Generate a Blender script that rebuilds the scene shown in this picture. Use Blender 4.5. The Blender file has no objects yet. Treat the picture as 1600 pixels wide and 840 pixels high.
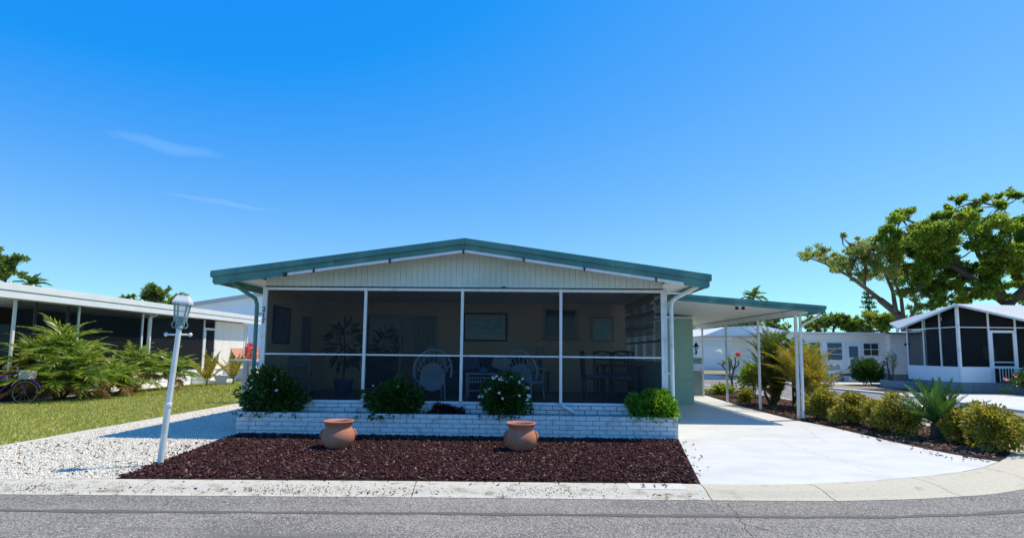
import bpy, bmesh, math, random
import numpy as np
from mathutils import Matrix, Vector, Euler
random.seed(7); rng = np.random.default_rng(7)
sc = bpy.context.scene; col = sc.collection
R = math.radians
# ------------------------------------------------------------------ camera
cam = bpy.data.objects.new('camera', bpy.data.cameras.new('camera')); col.objects.link(cam); sc.camera = cam
cam.data.sensor_width = 36; cam.data.lens = 18.18; cam.data.shift_y = 59.6/1600; cam.data.clip_end = 3000; cam.data.clip_start = .05
yaw, pitch, roll = R(1.25), R(5), R(.6)
F = Vector((-math.sin(yaw)*math.cos(pitch), math.cos(yaw)*math.cos(pitch), math.sin(pitch)))
R0 = Vector((math.cos(yaw), math.sin(yaw), 0)); U0 = R0.cross(F)
RR = R0*math.cos(roll)+U0*math.sin(roll); UU = -R0*math.sin(roll)+U0*math.cos(roll)
m = Matrix((RR, UU, -F)).transposed().to_4x4(); m.translation = (0, 0, 1.59); cam.matrix_world = m
# ------------------------------------------------------------------ sky and sun
sund = Vector((1.19, .41, 2.37)).normalized()
world = bpy.data.worlds.new('World'); sc.world = world; world.use_nodes = True
nt = world.node_tree; N = nt.nodes; L = nt.links; N.clear()
sky = N.new('ShaderNodeTexSky'); sky.sky_type = 'NISHITA'; sky.sun_disc = False
sky.sun_elevation = math.asin(sund.z); sky.sun_rotation = math.atan2(sund.x, sund.y)
sky.air_density = 1.0; sky.dust_density = .15; sky.ozone_density = 3.0; sky.altitude = 0
# deep clear azure: per-channel response curve on the sky texture
sep = N.new('ShaderNodeSeparateColor'); hs = N.new('ShaderNodeCombineColor'); L.new(sky.outputs[0], sep.inputs[0])
for ch, (g_, k_) in enumerate(((1.0, 2.0), (.95, 1.28), (.16, 1.08))):
    pw_ = N.new('ShaderNodeMath'); pw_.operation = 'POWER'; pw_.inputs[1].default_value = g_; L.new(sep.outputs[ch], pw_.inputs[0])
    if ch == 0:      # subtract a little red: the zenith side turns deep azure
        sb_ = N.new('ShaderNodeMath'); sb_.operation = 'SUBTRACT'; sb_.use_clamp = False; sb_.inputs[1].default_value = .125/.11; L.new(pw_.outputs[0], sb_.inputs[0])
        mxm = N.new('ShaderNodeMath'); mxm.operation = 'MAXIMUM'; mxm.inputs[1].default_value = .06; L.new(sb_.outputs[0], mxm.inputs[0]); pw_ = mxm
    ml_ = N.new('ShaderNodeMath'); ml_.operation = 'MULTIPLY'; ml_.inputs[1].default_value = k_*.11**(g_-1); L.new(pw_.outputs[0], ml_.inputs[0])
    if ch == 0:      # soft ceiling on red so that the horizon stays pale cyan
        dn_ = N.new('ShaderNodeMath'); dn_.operation = 'MULTIPLY_ADD'; dn_.inputs[1].default_value = .12; dn_.inputs[2].default_value = 1; L.new(ml_.outputs[0], dn_.inputs[0])
        dv_ = N.new('ShaderNodeMath'); dv_.operation = 'DIVIDE'; L.new(ml_.outputs[0], dv_.inputs[0]); L.new(dn_.outputs[0], dv_.inputs[1]); ml_ = dv_
    L.new(ml_.outputs[0], hs.inputs[ch])
# thin cirrus wisps, fixed in direction space
tc = N.new('ShaderNodeTexCoord'); tcn = N.new('ShaderNodeVectorMath'); tcn.operation = 'NORMALIZE'; L.new(tc.outputs['Generated'], tcn.inputs[0])
def wisp(d, along, la, lb):
    d = Vector(d).normalized(); a = Vector(along); a = (a-d*a.dot(d)).normalized(); b = d.cross(a)
    outs = []
    for v, l in ((a, la), (b, lb)):
        sub = N.new('ShaderNodeVectorMath'); sub.operation = 'SUBTRACT'; sub.inputs[1].default_value = d; L.new(wn.outputs[0], sub.inputs[0])
        dt = N.new('ShaderNodeVectorMath'); dt.operation = 'DOT_PRODUCT'; dt.inputs[1].default_value = v; L.new(sub.outputs[0], dt.inputs[0])
        dv = N.new('ShaderNodeMath'); dv.operation = 'DIVIDE'; dv.inputs[1].default_value = l; L.new(dt.outputs['Value'], dv.inputs[0])
        pw = N.new('ShaderNodeMath'); pw.operation = 'MULTIPLY'; L.new(dv.outputs[0], pw.inputs[0]); L.new(dv.outputs[0], pw.inputs[1]); outs.append(pw)
    s = N.new('ShaderNodeMath'); s.operation = 'ADD'; L.new(outs[0].outputs[0], s.inputs[0]); L.new(outs[1].outputs[0], s.inputs[1])
    mr = N.new('ShaderNodeMapRange'); mr.interpolation_type = 'SMOOTHSTEP'; mr.inputs['From Min'].default_value = 1; mr.inputs['From Max'].default_value = 0
    L.new(s.outputs[0], mr.inputs['Value']); return mr
nz = N.new('ShaderNodeTexNoise'); nz.inputs['Scale'].default_value = 9; nz.inputs['Detail'].default_value = 5; L.new(tcn.outputs[0], nz.inputs['Vector'])
cs = N.new('ShaderNodeVectorMath'); cs.operation = 'SUBTRACT'; cs.inputs[1].default_value = (.5, .5, .5); L.new(nz.outputs['Color'], cs.inputs[0])
sl = N.new('ShaderNodeVectorMath'); sl.operation = 'SCALE'; sl.inputs['Scale'].default_value = .03; L.new(cs.outputs[0], sl.inputs[0])
wn = N.new('ShaderNodeVectorMath'); wn.operation = 'ADD'; L.new(tcn.outputs[0], wn.inputs[0]); L.new(sl.outputs[0], wn.inputs[1])
def dirpx(x, y): return F + RR*((x-800)/808) + UU*((479.6-y)/808)
w1 = wisp(dirpx(262, 229), dirpx(345, 246)-dirpx(190, 214), .085, .011)
w2 = wisp(dirpx(350, 317), dirpx(450, 328)-dirpx(270, 302), .10, .005)
ad = N.new('ShaderNodeMath'); ad.operation = 'ADD'; L.new(w1.outputs[0], ad.inputs[0]); L.new(w2.outputs[0], ad.inputs[1])
mu = N.new('ShaderNodeMath'); mu.operation = 'MULTIPLY'; mu.inputs[1].default_value = .19; L.new(ad.outputs[0], mu.inputs[0])
mx = N.new('ShaderNodeMixRGB'); mx.inputs[2].default_value = (3.6, 6.2, 9.8, 1); L.new(mu.outputs[0], mx.inputs[0]); L.new(hs.outputs[0], mx.inputs[1])
bg = N.new('ShaderNodeBackground'); bg.inputs['Strength'].default_value = .11; L.new(mx.outputs[0], bg.inputs[0])
wo = N.new('ShaderNodeOutputWorld'); L.new(bg.outputs[0], wo.inputs[0])
sd = bpy.data.lights.new('sun', 'SUN'); sd.energy = 4.9; sd.angle = R(.5); sd.color = (1, .90, .70)
so = bpy.data.objects.new('sun', sd); col.objects.link(so); so.rotation_euler = sund.to_track_quat('Z', 'Y').to_euler(); so.location = (0, 0, 60)
vs = sc.view_settings; vs.view_transform = 'Standard'; vs.look = 'None'; vs.gamma = 1; vs.exposure = 0; vs.use_curve_mapping = False
sc.cycles.max_bounces = 8; sc.cycles.transparent_max_bounces = 24
# ------------------------------------------------------------------ materials
def nm(name): 
    mt = bpy.data.materials.new(name); mt.use_nodes = True; return mt, mt.node_tree, mt.node_tree.nodes['Principled BSDF']
def mat(name, c, rough=.6, c2=None, scale=8, bump=0, bscale=60, spec=.4, metal=0, c3=None, s3=1.2, stretch=None, bdist=.01, contrast=(.35, .65), c3r=(.5, .7)):
    mt, t, b = nm(name); n = t.nodes; l = t.links
    b.inputs['Base Color'].default_value = (*c, 1); b.inputs['Roughness'].default_value = rough
    b.inputs['Specular IOR Level'].default_value = spec; b.inputs['Metallic'].default_value = metal
    geo = n.new('ShaderNodeNewGeometry'); src = geo.outputs['Position']
    if stretch:
        mp = n.new('ShaderNodeMapping'); mp.inputs['Scale'].default_value = stretch; l.new(src, mp.inputs[0]); src = mp.outputs[0]
    if c2 is None: c2 = tuple(x*.9 for x in c)
    z = n.new('ShaderNodeTexNoise'); z.inputs['Scale'].default_value = scale; z.inputs['Detail'].default_value = 6; z.inputs['Roughness'].default_value = .65; l.new(src, z.inputs['Vector'])
    r = n.new('ShaderNodeMapRange'); r.inputs['From Min'].default_value = contrast[0]; r.inputs['From Max'].default_value = contrast[1]; l.new(z.outputs['Fac'], r.inputs[0])
    x = n.new('ShaderNodeMixRGB'); x.inputs[1].default_value = (*c, 1); x.inputs[2].default_value = (*c2, 1); l.new(r.outputs[0], x.inputs[0]); out = x.outputs[0]
    if c3:
        z3 = n.new('ShaderNodeTexNoise'); z3.inputs['Scale'].default_value = s3; z3.inputs['Detail'].default_value = 5; l.new(src, z3.inputs['Vector'])
        r3 = n.new('ShaderNodeMapRange'); r3.inputs['From Min'].default_value = c3r[0]; r3.inputs['From Max'].default_value = c3r[1]; l.new(z3.outputs['Fac'], r3.inputs[0])
        x3 = n.new('ShaderNodeMixRGB'); l.new(r3.outputs[0], x3.inputs[0]); l.new(out, x3.inputs[1]); x3.inputs[2].default_value = (*c3, 1); out = x3.outputs[0]
    l.new(out, b.inputs['Base Color'])
    if bump:
        zb = n.new('ShaderNodeTexNoise'); zb.inputs['Scale'].default_value = bscale; zb.inputs['Detail'].default_value = 5; l.new(geo.outputs['Position'], zb.inputs['Vector'])
        bp = n.new('ShaderNodeBump'); bp.inputs['Strength'].default_value = bump; bp.inputs['Distance'].default_value = bdist; l.new(zb.outputs['Fac'], bp.inputs['Height']); l.new(bp.outputs[0], b.inputs['Normal'])
    return mt
def leafmat(name, cols, trans=.35, rough=.45, spec=.35, random_obj=False):
    mt, t, b = nm(name); n = t.nodes; l = t.links
    g = n.new('ShaderNodeNewGeometry'); rp = n.new('ShaderNodeValToRGB'); e = rp.color_ramp.elements
    for i, c in enumerate(cols):
        p = i/(len(cols)-1)
        if i < 2: el = e[i]; el.position = p
        else: el = e.new(p)
        el.color = (*c, 1)
    e[1].position = 1/(len(cols)-1)
    l.new(g.outputs['Random Per Island'], rp.inputs[0])
    b.inputs['Roughness'].default_value = rough; b.inputs['Specular IOR Level'].default_value = spec
    l.new(rp.outputs[0], b.inputs['Base Color'])
    tr = n.new('ShaderNodeBsdfTranslucent'); hv = n.new('ShaderNodeHueSaturation'); hv.inputs['Value'].default_value = 1.5; hv.inputs['Hue'].default_value = .485; hv.inputs['Saturation'].default_value = 1.1
    l.new(rp.outputs[0], hv.inputs['Color']); l.new(hv.outputs[0], tr.inputs[0])
    mxs = n.new('ShaderNodeMixShader'); mxs.inputs[0].default_value = trans; l.new(b.outputs[0], mxs.inputs[1]); l.new(tr.outputs[0], mxs.inputs[2])
    l.new(mxs.outputs[0], n['Material Output'].inputs['Surface']); return mt
def screenmat(name, c, opac):
    mt, t, b = nm(name); n = t.nodes; l = t.links
    b.inputs['Base Color'].default_value = (*c, 1); b.inputs['Roughness'].default_value = .7; b.inputs['Specular IOR Level'].default_value = .2
    tp = n.new('ShaderNodeBsdfTransparent'); mxs = n.new('ShaderNodeMixShader'); mxs.inputs[0].default_value = opac
    l.new(tp.outputs[0], mxs.inputs[1]); l.new(b.outputs[0], mxs.inputs[2]); l.new(mxs.outputs[0], n['Material Output'].inputs['Surface']); return mt
def glassmat(name, c=(.02, .03, .035), rough=.05): return mat(name, c, rough, c, spec=.7)
M = {}
M['teal'] = mat('teal_paint', (.075, .225, .21), .5, (.06, .185, .175), 5, c3=(.12, .29, .26), s3=2.2, stretch=(1, 1, .5), bump=.08, bscale=6, bdist=.02)
M['siding'] = mat('pale_green_siding', (.62, .72, .69), .55, (.58, .68, .65), 5, c3=(.50, .60, .56), s3=.7)
M['greenwall'] = mat('sage_wall', (.34, .52, .42), .55, (.30, .48, .39), 3)
M['white'] = mat('white_paint', (.80, .81, .80), .4, (.72, .73, .72), 9, c3=(.55, .54, .49), s3=4, c3r=(.56, .78), bump=.06, bscale=12)
M['brick'] = mat('white_painted_brick', (.74, .76, .77), .6, (.66, .68, .70), 14, bump=.5, bscale=90, c3=(.42, .43, .40), s3=4, c3r=(.54, .74))
M['mortar'] = mat('mortar', (.33, .35, .37), .9, (.24, .25, .27), 20)
M['soffit'] = mat('white_soffit', (.78, .79, .76), .5, (.74, .75, .72), 4)
M['cream'] = mat('cream_wall', (.80, .67, .45), .7, (.75, .62, .41), 5)
M['screen'] = screenmat('insect_screen', (.026, .029, .033), .33)
M['darkscreen'] = screenmat('dark_screen', (.008, .010, .012), .48)
M['greyscreen'] = screenmat('grey_screen', (.02, .024, .028), .5)
M['black'] = mat('black_metal', (.015, .015, .017), .4)
M['darkwood'] = mat('dark_wood', (.022, .012, .012), .4, (.035, .02, .015), 20)
M['wicker'] = mat('white_wicker', (.58, .70, .80), .6, (.46, .58, .68), 80, bump=.6, bscale=150)
M['bluefab'] = mat('blue_fabric', (.10, .17, .42), .9, (.16, .25, .50), 25)
M['navy'] = mat('navy_fabric', (.03, .04, .09), .9, (.05, .07, .14), 20)
M['glass'] = glassmat('window_glass')
M['glassblue'] = glassmat('window_glass_blue', (.10, .17, .20))
M['floor'] = mat('porch_floor', (.12, .13, .15), .5)
M['terracotta'] = mat('terracotta', (.50, .19, .11), .75, (.42, .15, .09), 7, bump=.2, bscale=60, c3=(.52, .28, .19), s3=4, c3r=(.5, .75))
M['soil'] = mat('soil', (.035, .022, .018), .95, (.02, .013, .01), 20, bump=.8, bscale=50)
M['mulchbase'] = mat('mulch_base', (.035, .013, .014), .95, (.02, .008, .009), 25, bump=1, bscale=60)
M['mulch'] = leafmat('mulch_chips', [(.024, .007, .007), (.070, .020, .018), (.095, .030, .026), (.035, .012, .015), (.10, .045, .04), (.05, .02, .022), (.03, .01, .014), (.30, .22, .18)], trans=0, rough=.85, spec=.15)
M['leaflitter'] = leafmat('leaf_litter', [(.12, .05, .035), (.2, .1, .06), (.06, .025, .02), (.3, .2, .14), (.09, .04, .03)], trans=0, rough=.8)
M['grit'] = leafmat('gutter_grit', [(.06, .05, .04), (.16, .13, .10), (.10, .08, .06), (.30, .26, .20), (.03, .03, .03)], trans=0, rough=.9)
M['gravelbase'] = mat('gravel_base', (.80, .75, .65), .9, (.68, .62, .50), 45, bump=1, bscale=80)
M['gravel'] = leafmat('white_pebbles', [(.80, .75, .64), (.86, .82, .73), (.80, .76, .66), (.88, .86, .80), (.66, .59, .46), (.84, .79, .68), (.45, .40, .31)], trans=0, rough=.8)
M['grassbase'] = mat('lawn_soil', (.20, .23, .05), .95, (.30, .27, .10), 14, c3=(.38, .32, .16), s3=1.2, c3r=(.5, .75))
M['grass'] = leafmat('grass_blades', [(.30, .36, .03), (.46, .47, .06), (.20, .28, .03), (.62, .56, .20), (.38, .42, .05), (.85, .80, .52)], trans=.3, rough=.6)
M['farground'] = mat('far_ground', (.12, .15, .05), .95, (.16, .16, .07), 1)
M['lot'] = mat('lot_soil', (.30, .26, .18), .95, (.22, .2, .12), 5)
M['concrete'] = mat('pale_concrete', (.66, .65, .60), .85, (.58, .56, .50), 3, bump=.3, bscale=80)
M['drive'] = mat('painted_driveway', (.66, .655, .63), .6, (.60, .595, .575), 2.2, bump=.12, bscale=70, c3=(.54, .53, .50), s3=1.6, stretch=(.7, 1.1, 1), c3r=(.5, .75))
M['curb_white'] = mat('worn_white_curb', (.63, .585, .48), .9, (.52, .475, .375), 48, bump=.9, bscale=60, c3=(.34, .29, .21), s3=7, stretch=(.7, 1.6, 1), c3r=(.53, .72), contrast=(.42, .62))
M['curb_cream'] = mat('cream_curb', (.60, .55, .43), .9, (.50, .45, .34), 45, bump=.7, bscale=70, c3=(.38, .33, .25), s3=5, c3r=(.58, .78))
M['crack'] = mat('crack_dirt', (.04, .035, .03), .95)
M['number'] = mat('black_number_paint', (.04, .04, .045), .8, (.12, .12, .12), 40)
M['paintpatch'] = mat('white_number_patch', (.68, .65, .57), .8, (.58, .54, .46), 30)
M['bark'] = mat('bark', (.12, .095, .075), .95, (.06, .045, .035), 12, bump=1, bscale=14, bdist=.05)
M['barkpale'] = mat('pale_bark', (.22, .18, .14), .95, (.13, .10, .08), 14, bump=.6, bscale=20, bdist=.02)
M['oak'] = leafmat('oak_leaves', [(.07, .16, .02), (.16, .28, .035), (.27, .36, .05), (.11, .20, .03), (.22, .32, .05), (.38, .44, .10)], .6)
M['oakpale'] = leafmat('sparse_oak_leaves', [(.17, .26, .05), (.30, .38, .07), (.24, .30, .10), (.38, .42, .14)], .5)
M['tree'] = leafmat('far_tree_leaves', [(.05, .12, .025), (.12, .22, .035), (.22, .31, .05), (.08, .16, .03), (.28, .36, .08)], .45)
M['treeyel'] = leafmat('far_yellow_tree_leaves', [(.18, .26, .03), (.34, .42, .05), (.26, .32, .06), (.10, .17, .025)], .45)
M['palm'] = leafmat('palm_leaflets', [(.08, .17, .02), (.20, .34, .04), (.36, .46, .06), (.12, .22, .025), (.58, .60, .20), (.26, .38, .04)], .5, rough=.25, spec=.8)
M['palmyel'] = leafmat('yellowing_palm_leaflets', [(.40, .34, .03), (.50, .42, .06), (.28, .30, .04), (.58, .46, .10), (.16, .20, .03), (.44, .30, .05)], .35, rough=.35)
M['palmdead'] = leafmat('dry_palm_leaflets', [(.30, .17, .06), (.40, .26, .10), (.22, .12, .05)], .2)
M['palmdark'] = leafmat('shade_darkened_palm_leaflets', [(.03, .065, .012), (.07, .12, .02), (.16, .20, .035), (.10, .15, .03)], .35)  # leaf colours darkened to carry the carport's shadow on this clump
M['cycad'] = leafmat('cycad_leaflets', [(.05, .13, .025), (.09, .20, .04), (.15, .26, .06)], .2, rough=.3, spec=.6)
M['hedge'] = leafmat('variegated_leaves', [(.16, .20, .025), (.34, .34, .04), (.48, .44, .07), (.24, .26, .03), (.08, .11, .02), (.38, .28, .07), (.58, .54, .16)], .35)
M['shrub'] = leafmat('shrub_leaves', [(.02, .06, .012), (.04, .10, .02), (.07, .15, .03), (.03, .08, .015)], .3)
M['lush'] = leafmat('bright_fern_leaves', [(.07, .19, .02), (.13, .30, .03), (.20, .38, .05), (.05, .14, .02)], .4)
M['redleaf'] = leafmat('dark_red_leaves', [(.05, .008, .012), (.09, .015, .02), (.03, .006, .008)], .2)
M['petal'] = leafmat('white_petals', [(.80, .80, .72), (.86, .85, .80), (.75, .74, .5)], .3)
M['redpetal'] = leafmat('red_petals', [(.7, .08, .08), (.8, .18, .14), (.75, .3, .2)], .3)
M['greystone'] = mat('grey_blocks', (.30, .32, .33), .9, (.22, .24, .25), 14, bump=.5, bscale=40)
M['whitewall'] = mat('white_wall', (.85, .86, .86), .6, (.81, .82, .82), 2)
M['creamwall2'] = mat('warm_white_wall', (.86, .84, .77), .6, (.83, .81, .74), 2)
M['bluewall'] = mat('blue_grey_wall', (.72, .80, .86), .7, (.66, .74, .80), 2)
M['whiteroof'] = mat('white_roof', (.80, .80, .80), .5, (.74, .74, .74), 2)
M['ribroof'] = mat('ribbed_roof', (.55, .57, .58), .5, (.48, .50, .51), 2)
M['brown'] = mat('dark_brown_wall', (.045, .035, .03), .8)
M['blind'] = mat('blind_slats', (.42, .36, .28), .6, (.36, .31, .24), 10)
M['pink'] = mat('coral_sling', (.72, .36, .26), .8, (.65, .3, .22), 30)
M['purple'] = mat('purple_enamel', (.17, .03, .30), .25)
M['rubber'] = mat('tyre_rubber', (.03, .03, .03), .8)
M['chrome'] = mat('chrome', (.6, .6, .62), .25, metal=.9)
M['greymetal'] = mat('grey_metal', (.42, .44, .45), .45, (.36, .38, .39), 10)
M['bird'] = mat('bird_plastic', (.70, .74, .80), .5)
M['bluepot'] = mat('blue_glaze', (.05, .12, .30), .3)
M['shade'] = mat('lamp_shade_cloth', (.45, .47, .45), .8)
M['lattice'] = mat('white_openwork', (.8, .8, .8), .6)
M['panel'] = mat('grey_green_panel', (.25, .31, .29), .6, (.22, .28, .26), 4)
M['lampglass'] = screenmat('lantern_glass', (.45, .6, .62), .35)
M['verdigris'] = mat('verdigris_metal', (.16, .28, .29), .5, (.30, .42, .42), 25)
M['orange'] = mat('faded_orange', (.6, .3, .2), .6)
M['redplastic'] = mat('red_flowers', (.6, .02, .08), .6)
M['curtain'] = mat('pale_curtain', (.35, .40, .36), .9, (.24, .28, .25), 9, stretch=(6, 6, .3))
def printmat(name, a, b, c):   # framed print: wave-like marine colours
    return mat(name, a, .35, b, 3, c3=c, s3=5, stretch=(1, 1, 3), c3r=(.52, .6))
M['print1'] = printmat('sea_print', (.20, .66, .78), (.34, .76, .82), (.74, .85, .80))
M['print2'] = printmat('turquoise_print', (.22, .70, .82), (.40, .80, .85), (.76, .86, .78))
M['print3'] = printmat('dark_print', (.03, .06, .14), (.05, .10, .2), (.12, .16, .2))
M['matboard'] = mat('mat_board', (.75, .78, .74), .8)
def asphalt():
    mt, t, b = nm('aged_asphalt'); n = t.nodes; l = t.links
    g = n.new('ShaderNodeNewGeometry'); p = g.outputs['Position']
    def noise(s, d=5, rgh=.6, st=None):
        z = n.new('ShaderNodeTexNoise'); z.inputs['Scale'].default_value = s; z.inputs['Detail'].default_value = d; z.inputs['Roughness'].default_value = rgh
        if st:
            mp = n.new('ShaderNodeMapping'); mp.inputs['Scale'].default_value = st; l.new(p, mp.inputs[0]); l.new(mp.outputs[0], z.inputs['Vector'])
        else: l.new(p, z.inputs['Vector'])
        return z.outputs['Fac']
    def mr(f, a, bb):
        r = n.new('ShaderNodeMapRange'); r.inputs['From Min'].default_value = a; r.inputs['From Max'].default_value = bb; l.new(f, r.inputs[0]); return r.outputs[0]
    def mixc(f, a, bb):
        x = n.new('ShaderNodeMixRGB'); l.new(f, x.inputs[0])
        for i, v in ((1, a), (2, bb)):
            if isinstance(v, tuple): x.inputs[i].default_value = (*v, 1)
            else: l.new(v, x.inputs[i])
        return x.outputs[0]
    vo = n.new('ShaderNodeTexVoronoi'); vo.inputs['Scale'].default_value = 85; l.new(p, vo.inputs['Vector'])
    sp = n.new('ShaderNodeSeparateColor'); l.new(vo.outputs['Color'], sp.inputs[0])
    c = mixc(mr(noise(1.3, 4, .6, (.5, 1.5, 1)), .38, .62), (.25, .23, .20), (.155, .143, .128))
    c = mixc(mr(sp.outputs[0], .45, 1), c, (.46, .42, .36))
    c = mixc(mr(sp.outputs[1], .70, 1), c, (.07, .075, .08))
    c = mixc(mr(noise(.7, 4, .6, (.3, 2, 1)), .60, .72), c, (.135, .125, .115))
    l.new(c, b.inputs['Base Color']); b.inputs['Roughness'].default_value = .85; b.inputs['Specular IOR Level'].default_value = .3
    bp = n.new('ShaderNodeBump'); bp.inputs['Strength'].default_value = .7; bp.inputs['Distance'].default_value = .008; l.new(vo.outputs['Distance'], bp.inputs['Height']); l.new(bp.outputs[0], b.inputs['Normal'])
    return mt
M['asphalt'] = asphalt()
M['seam'] = mat('dark_road_seam', (.10, .093, .085), .85, (.15, .14, .125), 40, bump=.4, bscale=120)
# ------------------------------------------------------------------ mesh helpers
def woff(o):
    v = Vector((0, 0, 0))
    while o is not None: v += o.location; o = o.parent
    return v
def tag(o, label=None, cat=None, group=None, kind=None):
    if label: o['label'] = label
    if cat: o['category'] = cat
    if group: o['group'] = group
    if kind: o['kind'] = kind
    return o
def thing(name, label, cat, loc=(0, 0, 0), group=None):
    o = bpy.data.objects.new(name, None); col.objects.link(o); o.location = loc; o.empty_display_size = .2
    return tag(o, label, cat, group)
def link(name, me, parent=None, loc=None, rot=None, scale=None):
    o = bpy.data.objects.new(name, me); col.objects.link(o)
    if parent is not None: o.parent = parent
    if loc is not None: o.location = loc
    if rot is not None: o.rotation_euler = rot
    if scale is not None: o.scale = scale if hasattr(scale, '__len__') else (scale,)*3
    return o
def children(o): return [c for c in bpy.data.objects if c.parent == o]
def copy_tree(o, parent=None):
    c = o.copy(); col.objects.link(c); c.parent = parent
    for ch in list(o.children): copy_tree(ch, c)
    return c
class MB:
    def __init__(s): s.v = []; s.f = []
    def add(s, v, f):
        b = len(s.v); s.v += [tuple(p) for p in v]; s.f += [tuple(i+b for i in q) for q in f]; return s
    def box(s, x0, x1, y0, y1, z0, z1):
        return s.add([(x0, y0, z0), (x1, y0, z0), (x1, y1, z0), (x0, y1, z0), (x0, y0, z1), (x1, y0, z1), (x1, y1, z1), (x0, y1, z1)],
                     [(0, 3, 2, 1), (4, 5, 6, 7), (0, 1, 5, 4), (1, 2, 6, 5), (2, 3, 7, 6), (3, 0, 4, 7)])
    def obox(s, c, size, rot=(0, 0, 0)):
        m_ = Euler(rot).to_matrix(); c = Vector(c); h = [a/2 for a in size]
        vs_ = [c+m_@Vector((sx*h[0], sy*h[1], sz*h[2])) for sz in (-1, 1) for sx, sy in ((-1, -1), (1, -1), (1, 1), (-1, 1))]
        return s.add(vs_, [(0, 3, 2, 1), (4, 5, 6, 7), (0, 1, 5, 4), (1, 2, 6, 5), (2, 3, 7, 6), (3, 0, 4, 7)])
    def bar(s, a, b, w, h):     # rectangular bar between points
        a = Vector(a); b = Vector(b); d = (b-a).normalized(); up = Vector((0, 0, 1)) if abs(d.z) < .9 else Vector((0, 1, 0))
        x = d.cross(up).normalized()*w/2; y = x.cross(d).normalized()*h/2
        vs_ = [p+q for p in (a, b) for q in (-x-y, x-y, x+y, -x+y)]
        return s.add(vs_, [(0, 1, 2, 3), (7, 6, 5, 4), (0, 4, 5, 1), (1, 5, 6, 2), (2, 6, 7, 3), (3, 7, 4, 0)])
    def tube(s, pts, r, n=8, closed=False):
        pts = [Vector(p) for p in pts]; k = len(pts); rs = r if hasattr(r, '__len__') else [r]*k
        b = len(s.v); prev = None
        for i, p in enumerate(pts):
            if closed: d = (pts[(i+1) % k]-pts[i-1]).normalized()
            else: d = (pts[min(i+1, k-1)]-pts[max(i-1, 0)]).normalized()
            if prev is None:
                x = d.cross(Vector((0, 0, 1)) if abs(d.z) < .9 else Vector((1, 0, 0))).normalized()
            else:
                x = prev-d*prev.dot(d); x = x.normalized() if x.length > 1e-5 else d.orthogonal().normalized()
            prev = x; y = d.cross(x)
            for j in range(n):
                a = 2*math.pi*j/n; s.v.append(tuple(p+(x*math.cos(a)+y*math.sin(a))*rs[i]))
        rng_ = k if closed else k-1
        for i in range(rng_):
            for j in range(n):
                a = b+i*n; c = b+((i+1) % k)*n
                s.f.append((a+j, a+(j+1) % n, c+(j+1) % n, c+j))
        if not closed:
            s.f.append(tuple(b+j for j in range(n))[::-1]); s.f.append(tuple(b+(k-1)*n+j for j in range(n)))
        return s
    def lathe(s, prof, c=(0, 0, 0), n=32, caps=True):
        b = len(s.v)
        for r, z in prof:
            for j in range(n):
                a = 2*math.pi*j/n; s.v.append((c[0]+r*math.cos(a), c[1]+r*math.sin(a), c[2]+z))
        for i in range(len(prof)-1):
            for j in range(n): s.f.append((b+i*n+j, b+i*n+(j+1) % n, b+(i+1)*n+(j+1) % n, b+(i+1)*n+j))
        if caps:
            s.f.append(tuple(b+j for j in range(n))[::-1]); s.f.append(tuple(b+(len(prof)-1)*n+j for j in range(n)))
        return s
    def prism(s, poly, z0, z1):
        n = len(poly); b = len(s.v)
        s.v += [(x, y, z0) for x, y in poly]+[(x, y, z1) for x, y in poly]
        s.f.append(tuple(b+i for i in range(n))[::-1]); s.f.append(tuple(b+n+i for i in range(n)))
        for i in range(n): s.f.append((b+i, b+(i+1) % n, b+n+(i+1) % n, b+n+i))
        return s
    def prismy(s, poly, y0, y1):   # poly in XZ, ccw seen from -Y
        n = len(poly); b = len(s.v)
        s.v += [(x, y0, z) for x, z in poly]+[(x, y1, z) for x, z in poly]
        s.f.append(tuple(b+i for i in range(n))); s.f.append(tuple(b+n+i for i in range(n))[::-1])
        for i in range(n): s.f.append((b+i, b+n+i, b+n+(i+1) % n, b+(i+1) % n))
        return s
    def prismx(s, poly, x0, x1):   # poly in YZ
        n = len(poly); b = len(s.v)
        s.v += [(x0, y, z) for y, z in poly]+[(x1, y, z) for y, z in poly]
        s.f.append(tuple(b+i for i in range(n))); s.f.append(tuple(b+n+i for i in range(n))[::-1])
        for i in range(n): s.f.append((b+i, b+n+i, b+n+(i+1) % n, b+(i+1) % n))
        return s
    def mesh(s, name, material, smooth=False, off=(0, 0, 0)):
        me = bpy.data.meshes.new(name); me.from_pydata([(a-off[0], b-off[1], c-off[2]) for a, b, c in s.v], [], s.f)
        bm = bmesh.new(); bm.from_mesh(me); bmesh.ops.recalc_face_normals(bm, faces=bm.faces); bm.to_mesh(me); bm.free()
        if smooth: me.polygons.foreach_set('use_smooth', [True]*len(me.polygons))
        me.materials.append(M[material] if isinstance(material, str) else material); return me
    def build(s, name, material, parent=None, smooth=False, bevel=0, label=None):
        off = woff(parent) if parent is not None else Vector((0, 0, 0))
        o = link(name, s.mesh(name, material, smooth, off), parent)
        if bevel:
            md = o.modifiers.new('bevel', 'BEVEL'); md.width = bevel; md.segments = 2; md.limit_method = 'ANGLE'
        if label: o['label'] = label
        return o
def BX(name, material, parent, *a, **k): return MB().box(*a).build(name, material, parent, **k)
def npmesh(name, V, Fq, material):
    me = bpy.data.meshes.new(name); nv = len(V); nf, k = Fq.shape
    me.vertices.add(nv); me.vertices.foreach_set('co', V.astype(np.float32).ravel())
    me.loops.add(nf*k); me.loops.foreach_set('vertex_index', Fq.astype(np.int32).ravel())
    me.polygons.add(nf); me.polygons.foreach_set('loop_start', np.arange(0, nf*k, k, dtype=np.int32)); me.polygons.foreach_set('loop_total', np.full(nf, k, np.int32))
    me.update(calc_edges=True); me.materials.append(M[material]); return me
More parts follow.
